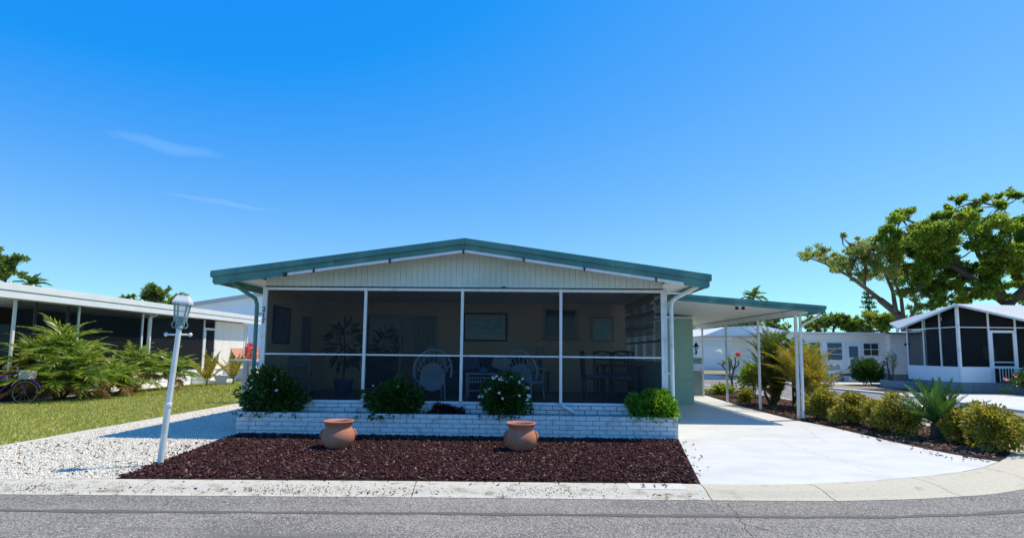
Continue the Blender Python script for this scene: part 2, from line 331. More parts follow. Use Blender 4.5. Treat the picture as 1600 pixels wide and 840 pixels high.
def unit(v): return v/np.maximum(np.linalg.norm(v, axis=1, keepdims=True), 1e-6)
def leafarr(P, D, size, aspect=.5, nrm=None, fold=.12, var=.35):
    """leaf quads at P, pointing along D"""
    n = len(P); D = unit(D)
    Nn = rng.normal(size=(n, 3)) if nrm is None else nrm+rng.normal(size=(n, 3))*.35
    S = unit(np.cross(D, Nn)); Up = np.cross(S, D)
    l = (size*(1+var*rng.uniform(-1, 1, n)))[:, None]; w = l*aspect/2
    base = P; tip = P+D*l; a = P+D*l*.45+S*w-Up*l*fold; b = P+D*l*.45-S*w-Up*l*fold
    V = np.stack([base, a, tip, b], 1).reshape(-1, 3); Fq = np.arange(4*n).reshape(n, 4); return V, Fq
def leafobj(name, P, D, size, material, parent=None, aspect=.5, nrm=None, off=True, **k):
    V, Fq = leafarr(P, D, size, aspect, nrm, **k)
    if parent is not None: V = V-np.array(woff(parent))
    return link(name, npmesh(name, V, Fq, material), parent)
def cloud(c, r, n, shell=.5):
    """points in an ellipsoid, denser at the shell"""
    d = unit(rng.normal(size=(n, 3))); q = rng.uniform(0, 1, n)**(1/3*shell*1.2)
    return np.array(c)+d*np.array(r)*q[:, None], d
# ------------------------------------------------------------------ the ground
def crackline(mb, pts, w, z):
    for i in range(len(pts)-1):
        a = Vector(pts[i]); b = Vector(pts[i+1]); t = (b-a).normalized(); nn = Vector((-t.y, t.x))
        w0 = w*(.5+.8*random.random()); w1 = w*(.5+.8*random.random())
        mb.add([(a.x-nn.x*w0, a.y-nn.y*w0, z), (a.x+nn.x*w0, a.y+nn.y*w0, z), (b.x+nn.x*w1, b.y+nn.y*w1, z), (b.x-nn.x*w1, b.y-nn.y*w1, z)], [(0, 1, 2, 3)])
def jag(a, b, n, amp): 
    a = Vector(a); b = Vector(b); return [a.lerp(b, i/n)+Vector((random.uniform(-amp, amp), random.uniform(-amp, amp)))*(0 < i < n) for i in range(n+1)]
def patch(name, poly, z, material, thick=.1, parent=None):
    o = MB().prism(poly, z-thick, z).build(name, material, parent)
    if parent is None: o['kind'] = 'structure'
    return o
g = MB().add([(-900, -300, -.14), (900, -300, -.14), (900, 1500, -.14), (-900, 1500, -.14)], [(0, 1, 2, 3)]).build('ground', 'farground'); g['kind'] = 'structure'
road = MB().add([(-90, -25, -.08), (90, -25, -.08), (90, 140, -.08), (-90, 140, -.08)], [(0, 1, 2, 3)]).build('road', 'asphalt'); road['kind'] = 'structure'
inner = [(-60, 6.15), (-12, 6.2), (-7.6, 6.27), (-4.45, 6.37), (-1.28, 6.48), (2.18, 6.56), (2.9, 6.58), (3.55, 6.66), (4.5, 6.88), (5.5, 7.22), (6.1, 7.48), (6.7, 7.82), (7.3, 8.25), (7.9, 8.75), (8.45, 9.3), (8.85, 10.1), (9.15, 11.2), (9.35, 12.6), (9.45, 14.5), (9.5, 18), (9.5, 24), (9.5, 31), (9.5, 60)]
def offs(pl, d):
    out = []
    for i, p in enumerate(pl):
        a = Vector(pl[max(i-1, 0)]); b = Vector(pl[min(i+1, len(pl)-1)]); t = (b-a).normalized(); dd = d(i) if callable(d) else d
        out.append((p[0]+t.y*dd, p[1]-t.x*dd))
    return out
wid = lambda i: .40+.25*max(0, min(1, (inner[i][0]-3)/2.5))
outer = offs(inner, wid)
lot = patch('lot_ground', inner+[(-60, 60)], -.03, 'lot', .09)
cp = patch('gravel_yard', [(-8.3, 6.25), (-4.45, 6.365), (-1, 6.48), (-1, 9.8), (-5.1, 9.8), (-5.1, 30), (-8.3, 30)], 0, 'gravelbase', .05)
patch('lawn', [(-60, 6.16), (-8.34, 6.245), (-8.34, 30), (-14.6, 30), (-14.6, 13), (-60, 13)], .0, 'grassbase', .05)
patch('gravel_edging', [(-8.34, 6.24), (-8.28, 6.24), (-8.28, 30), (-8.34, 30)], .025, 'concrete', .06)
patch('patio', [(-60, 13.0), (-14.6, 13.0), (-14.6, 34), (-60, 34)], .012, 'concrete', .06)
patch('lawn_edging', [(-14.6, 13), (-14.45, 13), (-14.45, 30), (-14.6, 30)], .04, 'concrete', .08)
patch('back_yard', [(-8.3, 30), (9.4, 30), (9.4, 59), (-8.3, 59)], .0, 'grassbase', .03)
drive = patch('driveway', [(2.2, 6.565), (2.9, 6.585), (3.55, 6.665), (4.5, 6.885), (5.5, 7.225), (6.1, 7.485), (6.7, 7.825), (7.3, 8.255), (7.15, 8.5), (7.0, 9.1), (6.92, 10), (6.9, 12), (6.7, 13.2), (6.75, 16), (7.1, 20.2), (7.1, 24), (2.78, 24), (2.90, 9.8)], .006, 'drive', .05)
mb = MB(); crackline(mb, jag((2.75, 9.9), (6.85, 9.75), 30, .012), .0022, .0085); crackline(mb, jag((4.9, 7.0), (4.7, 9.8), 26, .05), .0014, .0085); crackline(mb, jag((5.6, 9.8), (6.3, 12.0), 20, .05), .0014, .0085)
mb.build('driveway_crack', 'crack', drive)
mulchp = [(-4.95, 6.352), (-1.28, 6.485), (2.19, 6.565), (2.90, 9.8), (-5.34, 9.8)]
patch('mulch_bed', mulchp, .012, 'mulchbase', .05)
bed = [(7.3, 8.26), (7.9, 8.76), (8.45, 9.31), (8.85, 10.11), (9.15, 11.21), (9.35, 12.61), (9.45, 14.5), (9.5, 18), (9.5, 24), (7.1, 24), (7.1, 20.2), (6.75, 16), (6.7, 13.2), (6.9, 12), (6.92, 10), (7.0, 9.1), (7.15, 8.5)]
patch('hedge_bed', bed, .010, 'mulchbase', .05)
# curb, cut into slabs at its real joints
def interp(pl, s):
    acc = 0
    for i in range(len(pl)-1):
        a = Vector(pl[i]); b = Vector(pl[i+1]); l = (b-a).length
        if acc+l >= s or i == len(pl)-2: return a+(b-a)*((s-acc)/l)
        acc += l
seg_len = [0]
for i in range(len(inner)-1): seg_len.append(seg_len[-1]+(Vector(inner[i+1])-Vector(inner[i])).length)
def s_at_x(x):
    for i in range(len(inner)-1):
        if inner[i][0] <= x <= inner[i+1][0]: return seg_len[i]+(seg_len[i+1]-seg_len[i])*(x-inner[i][0])/(inner[i+1][0]-inner[i][0])
joints = [0, s_at_x(-30), s_at_x(-14), s_at_x(-10.8), s_at_x(-7.6), s_at_x(-4.45), s_at_x(-1.28), s_at_x(2.18), s_at_x(3.55), s_at_x(5.1), s_at_x(6.6), s_at_x(7.95)]
while joints[-1] < seg_len[-1]-4: joints.append(joints[-1]+(2.2 if joints[-1] < seg_len[17] else 4))
def at_s(s):
    i = max(k for k in range(len(seg_len)) if seg_len[k] <= s+1e-9); i = min(i, len(inner)-2)
    f = (s-seg_len[i])/(seg_len[i+1]-seg_len[i])
    return (Vector(inner[i]).lerp(Vector(inner[i+1]), f), Vector(outer[i]).lerp(Vector(outer[i+1]), f))
curb = thing('curb', None, None, (0, 6.3, 0)); curb['kind'] = 'structure'
prof = [(0, .0), (.04, .012), (.30, .010), (.55, -.012), (.82, -.062), (1.0, -.074)]
for ji in range(len(joints)-1):
    s0, s1 = joints[ji]+.006, joints[ji+1]-.006
    k = max(2, int((s1-s0)/.25)+1); mb = MB(); rows = []
    for q in range(k):
        a, b = at_s(s0+(s1-s0)*q/(k-1)); row = []
        for t, z in prof: p = a.lerp(b, t); row.append((p.x, p.y, z))
        row.append((b.x, b.y, -.14)); row.append((a.x, a.y, -.14)); rows.append(row)
    n = len(rows[0]); fs = [(i*n+j, i*n+(j+1) % n, (i+1)*n+(j+1) % n, (i+1)*n+j) for i in range(k-1) for j in range(n)]
    fs += [tuple(range(n)), tuple((k-1)*n+j for j in range(n))]
    mb.add([p for r_ in rows for p in r_], fs).build('curb_slab', 'curb_white' if joints[ji+1] <= joints[7]+.01 else 'curb_cream', curb)
# dark dirt in the joints, and debris along the gutter
mb = MB()
for s in joints[1:]:
    a, b = at_s(s); d = (b-a); t = Vector((-d.y, d.x)).normalized()*.006
    mb.add([(a.x-t.x, a.y-t.y, -.02), (a.x+t.x, a.y+t.y, -.02), (b.x+t.x, b.y+t.y, -.085), (b.x-t.x, b.y-t.y, -.085)], [(0, 1, 2, 3)])
mb.build('joint_dirt', 'crack', curb)
mb = MB(); crackline(mb, jag((2.34, 6.08), (2.13, 4.9), 14, .03),   .003, -.0765); crackline(mb, jag((2.2, 5.35), (2.6, 5.0), 6, .03), .003, -.0765)
crackline(mb, jag((-9, 4.9), (-4.5, 4.6), 30, .03), .004, -.0765)
mb.build('road_crack', 'crack', road)
seam_o = [(p[0], p[1]) for p in offs(inner, lambda i: .98+.25*max(0, min(1, (inner[i][0]-3)/2.5)))]
mb = MB(); rw = []
sm = []
for i in range(len(seam_o)-1):
    a = Vector(seam_o[i]); b = Vector(seam_o[i+1])
    if a.x < -16: continue
    k = max(1, int((b-a).length/.25)); sm += [a.lerp(b, q/k) for q in range(k)]
sm = sm[:110]
for i, p in enumerate(sm):
    t = (sm[min(i+1, len(sm)-1)]-sm[max(i-1, 0)]).normalized(); nn = Vector((t.y, -t.x)); j = random.uniform(-.012, .012)
    w = .038+random.uniform(-.015, .015); rw += [(p.x+nn.x*(j-w), p.y+nn.y*(j-w), -.0762), (p.x+nn.x*(j+w), p.y+nn.y*(j+w), -.0762)]
mb.add(rw, [(2*i, 2*i+1, 2*i+3, 2*i+2) for i in range(len(sm)-1)]); mb.build('road_seam', 'seam', road)
# text helper
def textmesh(s, size, ext, material, name='digit', align='CENTER'):
    cu = bpy.data.curves.new('t', 'FONT'); cu.body = s; cu.size = size; cu.extrude = ext; cu.align_x = align
    o = bpy.data.objects.new('t', cu); col.objects.link(o); dg = bpy.context.evaluated_depsgraph_get(); dg.update()
    me = bpy.data.meshes.new_from_object(o.evaluated_get(dg)); bpy.data.objects.remove(o); me.name = name; me.materials.clear(); me.materials.append(M[material]); return me
pp = MB()
a_, b_ = at_s(s_at_x(1.28)); c_, d_ = at_s(s_at_x(1.95))
pv = []
for p, q in ((a_, b_), (c_, d_)):
    for t, z in ((.04, .0125), (.30, .0105), (.52, -.010)): w = p.lerp(q, t); pv.append((w.x, w.y, z+.004))
pp.add(pv, [(0, 3, 4, 1), (1, 4, 5, 2)]).build('painted_patch', 'paintpatch', curb)
for i, ch in enumerate('217'):
    o = link('painted_digit', textmesh(ch, .14, .001, 'number'), curb, (1.46+i*.137, 6.37-6.3+.0, .0185), (R(1), 0, R(1)), (1, .85, 1))
# ------------------------------------------------------------------ gravel, mulch, grass (uncountable)
def inpoly(P, poly):
    x, y = P[:, 0], P[:, 1]; c = np.zeros(len(P), bool); n = len(poly)
    for i in range(n):
        x1, y1 = poly[i]; x2, y2 = poly[(i+1) % n]
        cond = ((y1 > y) != (y2 > y)) & (x < (x2-x1)*(y-y1)/(y2-y1+1e-12)+x1); c ^= cond
    return c
def scatter(poly, n, bias=None):
    xs = [p[0] for p in poly]; ys = [p[1] for p in poly]
    P = np.stack([rng.uniform(min(xs), max(xs), n), rng.uniform(min(ys), max(ys), n)], 1); return P[inpoly(P, poly)]
def stones(name, P, z, smin, smax, flat, material):
    n = len(P); oc = np.array([(1, 0, 0), (.2, 1, .1), (-1, .1, 0), (-.1, -1, -.1), (.1, 0, 1), (0, .1, -1)]); Fo = np.array([(0, 1, 4), (1, 2, 4), (2, 3, 4), (3, 0, 4), (1, 0, 5), (2, 1, 5), (3, 2, 5), (0, 3, 5)])
    s = rng.uniform(smin, smax, n)[:, None, None]; V = oc[None]*s*np.stack([rng.uniform(.7, 1.3, n), rng.uniform(.6, 1.1, n), rng.uniform(.4, .8, n)*flat], 1)[:, None, :]
    V = V+rng.normal(size=V.shape)*s*.12; a = rng.uniform(0, 6.28, n); ca, sa = np.cos(a)[:, None], np.sin(a)[:, None]
    X = V[..., 0]*ca-V[..., 1]*sa; Y = V[..., 0]*sa+V[..., 1]*ca
    V = np.stack([X+P[:, 0:1], Y+P[:, 1:2], V[..., 2]+z+rng.uniform(0, .012, n)[:, None]], 2).reshape(-1, 3)
    Fq = (Fo[None]+6*np.arange(n)[:, None, None]).reshape(-1, 3)
    o = link(name, npmesh(name, V, Fq, material)); o['kind'] = 'stuff'; return o
gp = [(-8.26, 6.3), (-4.9, 6.37), (-5.05, 7.2), (-5.38, 9.7), (-5.38, 20), (-8.26, 20)]
mulin = [(-4.93, 6.362), (-1.28, 6.50), (2.17, 6.58), (2.86, 9.74), (-5.3, 9.74)]
P = scatter(gp, 95000); P = P[(P[:, 1] < 11) | (rng.uniform(size=len(P)) < .35)]; P = P[~inpoly(P, mulin)]
stones('white_gravel', P, .002, .006, .017, 1.0, 'gravel')
def chips(name, poly, n, z, l0, l1, material, P=None, zz=None):
    if P is None: P = scatter(poly, n); zz = z+rng.uniform(0, .035, len(P))
    n = len(P) 
    bx = np.array([(-1, -1, -1), (1, -1, -1), (1, 1, -1), (-1, 1, -1), (-1, -1, 1), (1, -1, 1), (1, 1, 1), (-1, 1, 1)])*.5
    Fb = np.array([(0, 3, 2, 1), (4, 5, 6, 7), (0, 1, 5, 4), (1, 2, 6, 5), (2, 3, 7, 6), (3, 0, 4, 7)])
    l = rng.uniform(l0, l1, n); sz = np.stack([l, l*rng.uniform(.2, .45, n), rng.uniform(.004, .012, n)], 1)
    V = bx[None]*sz[:, None, :]; V[:, (1, 2, 5, 6), 1] *= rng.uniform(.3, 1, n)[:, None]
    a = rng.uniform(0, 6.28, n); t = rng.normal(size=n)*.35; u = rng.normal(size=n)*.5
    def rot(V, i, j, th): 
        c, s = np.cos(th)[:, None], np.sin(th)[:, None]; A = V[..., i].copy(); B = V[..., j].copy(); V[..., i] = A*c-B*s; V[..., j] = A*s+B*c
    rot(V, 1, 2, u); rot(V, 0, 2, t); rot(V, 0, 1, a)
    V = V+np.stack([P[:, 0], P[:, 1], zz], 1)[:, None, :]
    Fq = (Fb[None]+8*np.arange(n)[:, None, None]).reshape(-1, 4)
    o = link(name, npmesh(name, V.reshape(-1, 3), Fq, material)); o['kind'] = 'stuff'; return o
chips('mulch_chips', mulin, 46000, .014, .018, .065, 'mulch')
bedin = [(7.35, 8.4), (8.3, 9.35), (8.75, 10.2), (9.05, 11.3), (9.3, 14.5), (9.4, 23), (7.2, 23), (7.0, 18), (6.8, 15.8), (6.8, 13.2), (7.0, 12), (7.0, 10), (7.1, 9.1), (7.22, 8.55)]
chips('bed_mulch_chips', bedin, 16000, .012, .03, .09, 'leaflitter')
chips('stray_chips', [(6.5, 8.3), (7.2, 8.1), (7.1, 9.3), (6.95, 12), (6.8, 12)], 120, .008, .03, .07, 'leaflitter')
chips('gutter_debris', [(-9, 5.98), (-1, 6.10), (2.4, 6.16), (2.4, 6.22), (-1, 6.2), (-9, 6.02)], 260, -.055, .01, .04, 'leaflitter')
gx = rng.uniform(-9.5, 2.3, 3000); gt = np.clip(rng.normal(.66, .16, 3000), .08, .98); gP = []; gz = []
for x_, t_ in zip(gx, gt):
    if 1.15 < x_ < 2.05 or math.sin(x_*1.9)+math.sin(x_*4.3+1)+rng.uniform(-1.6, 1.6) < 0: continue
    a_, b_ = at_s(s_at_x(float(x_))); w_ = a_.lerp(b_, float(t_)); gP.append((w_.x, w_.y)); gz.append(np.interp(t_, [p[0] for p in prof], [p[1] for p in prof])+.003)
chips('curb_grit', None, 0, 0, .004, .013, 'grit', P=np.array(gP), zz=np.array(gz))
chips('mulch_strays', [(2.2, 6.7), (2.45, 6.7), (3.1, 9.6), (2.86, 9.7)], 90, .01, .015, .05, 'mulch')
chips('mulch_strays_on_curb', [(-4.6, 6.22), (2.1, 6.42), (2.1, 6.55), (-4.6, 6.36)], 120, .006, .012, .045, 'mulch')
chips('mulch_strays_on_gravel', [(-5.3, 6.5), (-4.9, 6.5), (-5.3, 9.6), (-5.7, 9.6)], 160, .012, .015, .05, 'mulch')
chips('gravel_litter', [(-8.2, 6.4), (-5, 6.4), (-5.2, 9), (-8.2, 9)], 420, .004, .015, .05, 'leaflitter')
def grass(name, poly, n, h, w, z=0.):
    P = scatter(poly, n); n = len(P); P3 = np.stack([P[:, 0], P[:, 1], np.full(n, z)], 1)
    D = rng.normal(size=(n, 3))*np.array([.6, .6, .15])+np.array([0, 0, .8]); o = leafobj(name, P3, D, h, 'grass', aspect=w); o['kind'] = 'stuff'; return o
grass('grass', [(-15, 6.3), (-8.36, 6.3), (-8.36, 17), (-14.45, 17), (-14.45, 12), (-15, 12)], 110000, .07, .22)
grass('far_grass', [(-14.45, 17), (-8.36, 17), (-8.36, 29.5), (-14.45, 29.5)], 50000, .09, .3)
# ------------------------------------------------------------------ main home
XL, XR, YP, YB = -5.22, 2.78, 10.32, 13.8
FZ = .58
home = thing('mobile_home', 'pale green single-storey home with teal-edged low gable roof and screened front porch', 'house', (-1.2, 10.3, 0))
RX0, RXM, RX1 = -6.03, -1.14, 3.54; RZE, RZM = 3.09, 3.76; RY0, RY1 = 9.80, 27
def rz(x): return RZE+(RZM-RZE)*((x-RX0)/(RXM-RX0) if x < RXM else (RX1-x)/(RX1-RXM))
slab = [(RX0, RZE-.06), (RXM, RZM-.06), (RX1, RZE-.06), (RX1, RZE), (RXM, RZM), (RX0, RZE)]
roof = MB().prismy(slab, RY0+.02, RY1).build('roof', 'whiteroof', home)
def rakeb(name, x0, x1, zt, zb, y0, y1, mt, par):
    xs = [x0]+([RXM] if x0 < RXM < x1 else [])+[x1]
    poly = [(x, rz(x)+zb) for x in xs]+[(x, rz(x)+zt) for x in xs[::-1]]
    return MB().prismy(poly, y0, y1).build(name, mt, par, bevel=.004)
for x0, x1 in ((RX0-.02, RX0+2.4), (RX0+2.404, RXM-.001), (RXM+.001, RX1-1.8), (RX1-1.796, RX1+.02)):
    rakeb('fascia', x0, x1, .012, -.105, RY0-.035, RY0+.02, 'teal', home)
    rakeb('fascia_lower', max(x0, RX0+.01), min(x1, RX1-.01), -.105, -.21, RY0+random.uniform(-.001, .001), RY0+.022, 'teal', home)
for k in range(19):
    x = RX0+.25+k*.5; MB().lathe([(.006, -.002), (.006, .002)], (x, 0, 0), 8)
    if abs(x-RXM) > .1: MB().obox((x, RY0-.037, rz(x)-.03), (.014, .006, .014)).build('fascia_screw', 'greymetal', home)
for xe, s in ((RX0, -1), (RX1, 1)):
    xs = sorted((xe-.0*s, xe+.035*s)); MB().box(xs[0], xs[1], RY0+.022, RY1, RZE-.11, RZE+.008).build('fascia', 'teal', home, bevel=.004)
    xs = sorted((xe-.06*s, xe-.01*s)); MB().box(xs[0], xs[1], RY0+.024, RY1, RZE-.23, RZE-.062).build('eave_gutter', 'teal', home)
# lower teal ends of the rake, white rake boards between with black brackets
rakeb('rake_end', RX0+.05, -4.62, -.21, -.262, RY0+.004, RY0+.03, 'teal', home)
rakeb('rake_end', 3.05, RX1-.05, -.21, -.262, RY0+.004, RY0+.03, 'teal', home)
for x0, x1 in ((-4.58, -4.07), (-4.03, -2.6), (-2.56, -1.18), (-1.14, -.02), (.02, 1.14), (1.18, 2.5), (2.54, 3.04)):
    rakeb('rake_board', x0, x1, -.21, -.262, RY0+.006, RY0+.03, 'white', home)
for x in (-4.60, -4.05, -2.58, -1.16, 0, 1.16, 2.52):
    MB().obox((x, RY0-.006, rz(x)-.243), (.022 if x > -4.5 else .07, .03, .085 if x > -4.5 else .075)).build('bracket', 'black', home)
# soffits
for x0, x1, sgn in ((RX0+.06, XL-.06, 1), (XR+.06, RX1-.06, -1)):
    MB().prismy([(x0, RZE-.085), (x1, RZE-.085), (x1, RZE-.062), (x0, RZE-.062)], RY0+.03, RY1).build('soffit', 'soffit', home)
# gable boards
xs = np.arange(XL+.02, XR-.02, .1135)
for i, x in enumerate(xs):
    x1 = min(x+.1135, XR-.02)-.010; xa = x
    def top(q): return rz(q)-.075
    if x1-xa < .02: continue
    pts = [(xa, 2.885), (x1, 2.885), (x1, top(x1))]+([(RXM, top(RXM))] if xa < RXM < x1 else [])+[(xa, top(xa))]
    yy = YP-.015+random.uniform(-.0015, .0015); MB().prismy(pts, yy, YP+.02).build('gable_board', 'siding', home)
MB().prismy([(XL, 2.86), (XR, 2.86), (XR, rz(XR)-.07), (RXM, RZM-.07), (XL, rz(XL)-.07)], YP-.006, YP+.06).build('gable_backing', 'siding', home)
BX('eave_lamp', 'black', home, -.42, -.36, YP-.04, YP-.01, 2.87, 2.90)
# porch frame
postx = [XL+.02, -3.17, -1.22, .75, XR-.02]
for x in postx: BX('post', 'white', home, x-.028, x+.028, YP-.04, YP+.03, FZ+.03 if x != postx[0] else FZ, 2.858, bevel=.003)
BX('top_rail', 'white', home, XL, XR, YP-.035, YP+.035, 2.80, 2.855, bevel=.003)
BX('header_trim', 'black', home, XL, XR, YP-.017, YP-.007, 2.857, 2.885)
for i in range(4):
    a, b = postx[i]+.028, postx[i+1]-.028
    BX('middle_rail', 'white', home, a, b, YP-.02, YP+.02, 1.50, 1.53)
    BX('bottom_rail', 'white', home, a, b, YP-.03, YP+.02, FZ+.002, FZ+.035)
    BX('screen', 'screen', home, a, b, YP-.002, YP+.000, FZ+.035, 1.50); BX('screen', 'screen', home, a, b, YP-.002, YP, 1.53, 2.80)
for i, ch in enumerate('217'):
    o = link('house_number', textmesh(ch, .14, .008, 'black'), home, (XL+.02+.2-.22+1.2-.0, YP-.055-10.3, 2.36-i*.12), (R(90), 0, 0))
    o.location.x = XL+.0+1.2
BX('corner_post', 'white', home, XL-.05, XL-.012, YP-.03, YP+.05, FZ-.2, 2.885, bevel=.003)
BX('corner_post', 'white', home, XR+.012, XR+.075, YP-.03, YP+.05, FZ-.2, 2.885, bevel=.003)
# porch floor, stem wall, bricks
BX('porch_floor', 'floor', home, XL, XR, YP-.02, YB, FZ-.1, FZ)
BX('stem_wall', 'mortar', home, XL, XR, YP-.045, YP+.1, 0, FZ-.12)
BX('stem_cap', 'brick', home, XL-.02, XR+.02, YP-.10, YP-.03, FZ-.012, FZ+.012, bevel=.005)
# the porch room
BX('porch_ceiling', 'soffit', home, XL, XR, YP+.07, YB, 2.90, 2.93)
BX('back_wall', 'cream', home, XL-.06, XR+.06, YB, YB+.12, FZ, 3.0)
BX('left_wall', 'cream', home, XL-.04, XL+.01, YP+.06, YB-.002, FZ-.3, 2.895)
for z0, z1 in ((FZ-.3, 1.42), (2.80, 2.895)): BX('right_wall', 'greenwall', home, XR-.01, XR+.04, YP+.06, YB-.002, z0, z1)
# body of the home behind the porch
BX('home_body', 'siding', home, XL-.03, XR+.03, YB+.13, RY1-.4, 0, 2.99)
MB().prismy([(XL-.03, 2.99), (XR+.03, 2.99), (XR+.03, rz(XR)-.065), (RXM, RZM-.065), (XL-.03, rz(XL)-.065)], RY1-.5, RY1-.4).build('rear_gable', 'siding', home)
# awning window band in the right porch wall
ys = [YP+.06, 11.15, 12.0, 12.85, YB-.01]
for y in ys: BX('window_mullion', 'white', home, XR-.03, XR+.045, y-.02, y+.02, 1.42, 2.80)
for z in (1.44, 1.86, 2.3, 2.78): BX('window_rail', 'white', home, XR-.028, XR+.043, YP+.08, YB-.03, z-.014, z+.014)
BX('sill_rail', 'black', home, XR-.05, XR-.031, YP+.08, YB-.03, 1.83, 1.87)
for i in range(4): BX('pane', 'lampglass', home, XR+.0, XR+.004, ys[i]+.02, ys[i+1]-.02, 1.454, 2.766)
blind = MB().box(XR-.16, XR-.10, YP+.15, YB-.35, 2.76, 2.80).build('window_blind', 'blind', home)
sl_ = MB().obox((0, 0, 0), (.008, YB-.35-YP-.2, .038), (0, R(18), 0)).mesh('slat', 'blind')
for k in range(17): link('slat', sl_, blind, (XR-.13+1.2, (YP+.15+YB-.35)/2-10.3, 2.73-k*.045+ .012*math.sin(k)), (R(random.uniform(-.6, .6)), 0, 0))
# sliding door
dr = BX('sliding_door', 'glass', home, -4.16, -2.34, YB-.02, YB-.005, FZ+.03, 2.5)
for x0, x1 in ((-4.22, -4.16), (-3.29, -3.24), (-2.34, -2.28)): BX('door_frame', 'greymetal', dr, x0, x1, YB-.05, YB-.004, FZ, 2.5)
BX('door_frame', 'greymetal', dr, -4.22, -2.28, YB-.05, YB-.004, 2.5, 2.56); 
for k in range(9): BX('curtain', 'curtain', dr, -2.92+k*.065, -2.865+k*.065, YB-.032-.004*(k % 2), YB-.024, FZ+.08, 2.48)
# window on the back wall
wn_ = BX('window', 'glass', home, .60, 1.38, YB-.03, YB-.002, 2.02, 2.72)
for x0, x1 in ((.54, .60), (.97, 1.01), (1.38, 1.44)): BX('window_frame', 'greymetal', wn_, x0, x1, YB-.05, YB-.003, 1.98, 2.76)
BX('window_frame', 'greymetal', wn_, .60, 1.38, YB-.048, YB-.003, 2.72, 2.76); BX('sill', 'blind', wn_, .48, 1.50, YB-.12, YB-.003, 1.94, 1.98)
# left wall window strip
BX('side_window', 'glassblue', home, XL+.012, XL+.03, 12.05, 12.55, 1.55, 2.4)
# downspouts
MB().tube([(RX0+.30, 10.0, 2.98), (RX0+.30, 10.0, 2.90), (RX0+.34, 10.04, 2.85), (XL-.28, 10.26, 2.68), (XL-.20, 10.3, 2.62), (XL-.16, 10.3, 2.50), (XL-.16, 10.3, .5)], .038, 10).build('downspout', 'teal', home, smooth=True, label='teal downspout at the left corner')
MB().tube([(RX1-.16, 10.0, 2.97), (RX1-.17, 10.01, 2.90), (RX1-.24, 10.03, 2.86), (XR+.24, 10.22, 2.70), (XR+.165, 10.24, 2.64), (XR+.14, 10.24, 2.52), (XR+.14, 10.24, .6), (XR+.14, 10.24, .2)], .04, 10).build('downspout', 'white', home, smooth=True, label='white downspout at the right corner')
for z in (2.3, 1.2): BX('strap', 'white', home, XR+.03, XR+.15, 10.235, 10.255, z, z+.03)
for z in (2.3, 1.3): BX('strap', 'teal', home, XL-.17, XL-.03, 10.295, 10.315, z, z+.03)
BX('bracket_rail', 'white', home, XR+.02, RX1-.22, 10.16, 10.20, 2.765, 2.80)
# ------------------------------------------------------------------ brick planter
def brickmesh(l, h, d, ch=.006, j=.0):
    bm = bmesh.new(); bmesh.ops.create_cube(bm, size=1)
    for v in bm.verts: v.co = Vector((v.co.x*l, v.co.y*d, v.co.z*h))+Vector([random.uniform(-j, j) for _ in range(3)])
    bmesh.ops.bevel(bm, geom=list(bm.edges), offset=ch, segments=1, affect='EDGES')
    me = bpy.data.meshes.new('brick'); bm.to_mesh(me); bm.free(); me.materials.append(M['brick']); return me
BL, BH, JT = .2375, .0745, .010
bv = [brickmesh(BL, BH, .09, j=.0025) for _ in range(5)]; bh_ = [brickmesh(BL/2-.005, BH, .09, j=.002) for _ in range(3)]
def courses(par, x0, x1, y, z0, rows, axis='x', off=Vector((0, 0, 0))):
    n = 0
    for r_ in range(rows):
        z = z0+BH/2+r_*(BH+JT); p = x0 + (0 if r_ % 2 else -BL/2-.005)
        while p < x1-.02:
            a = max(p, x0); b = min(p+BL, x1); l = b-a
            if l > .04:
                me = random.choice(bv) if l > BL*.75 else random.choice(bh_)
                base = BL if l > BL*.75 else BL/2-.005
                c = (a+b)/2; jj = random.uniform(-.003, .003)
                loc = (c, y+jj, z) if axis == 'x' else (y+jj, c, z)
                link('brick', me, par, Vector(loc)-off, (R(random.uniform(-.4, .4)), 0, R(random.uniform(-.4, .4))+(0 if axis == 'x' else R(90))), (l/base, 1, 1)); n += 1
            p += BL+JT
    return n
PX0, PX1, PY0 = -5.37, 2.88, 9.75
planter = thing('brick_planter', 'long low white-painted brick planter wall in front of the porch', 'planter', (-1.2, 9.55, 0))
courses(planter, PX0, PX1, PY0+.045, .008, 5, 'x', planter.location)
courses(planter, PY0+.105, 10.26, PX1-.045, .008, 5, 'y', planter.location); courses(planter, PY0+.105, 10.26, PX0+.045, .008, 5, 'y', planter.location)
BX('mortar', 'mortar', planter, PX0+.008, PX1-.008, PY0+.010, PY0+.085, 0, .425)
BX('mortar', 'mortar', planter, PX1-.082, PX1-.010, PY0+.086, 10.26, 0, .425); BX('mortar', 'mortar', planter, PX0+.010, PX0+.082, PY0+.086, 10.26, 0, .425)
BX('soil', 'soil', planter, PX0+.09, PX1-.09, PY0+.09, 10.26, .05, .34)
courses(home, XL+.0, XR, YP-.062, FZ-.012-2*(BH+JT)+.001-.085, 3, 'x', home.location)
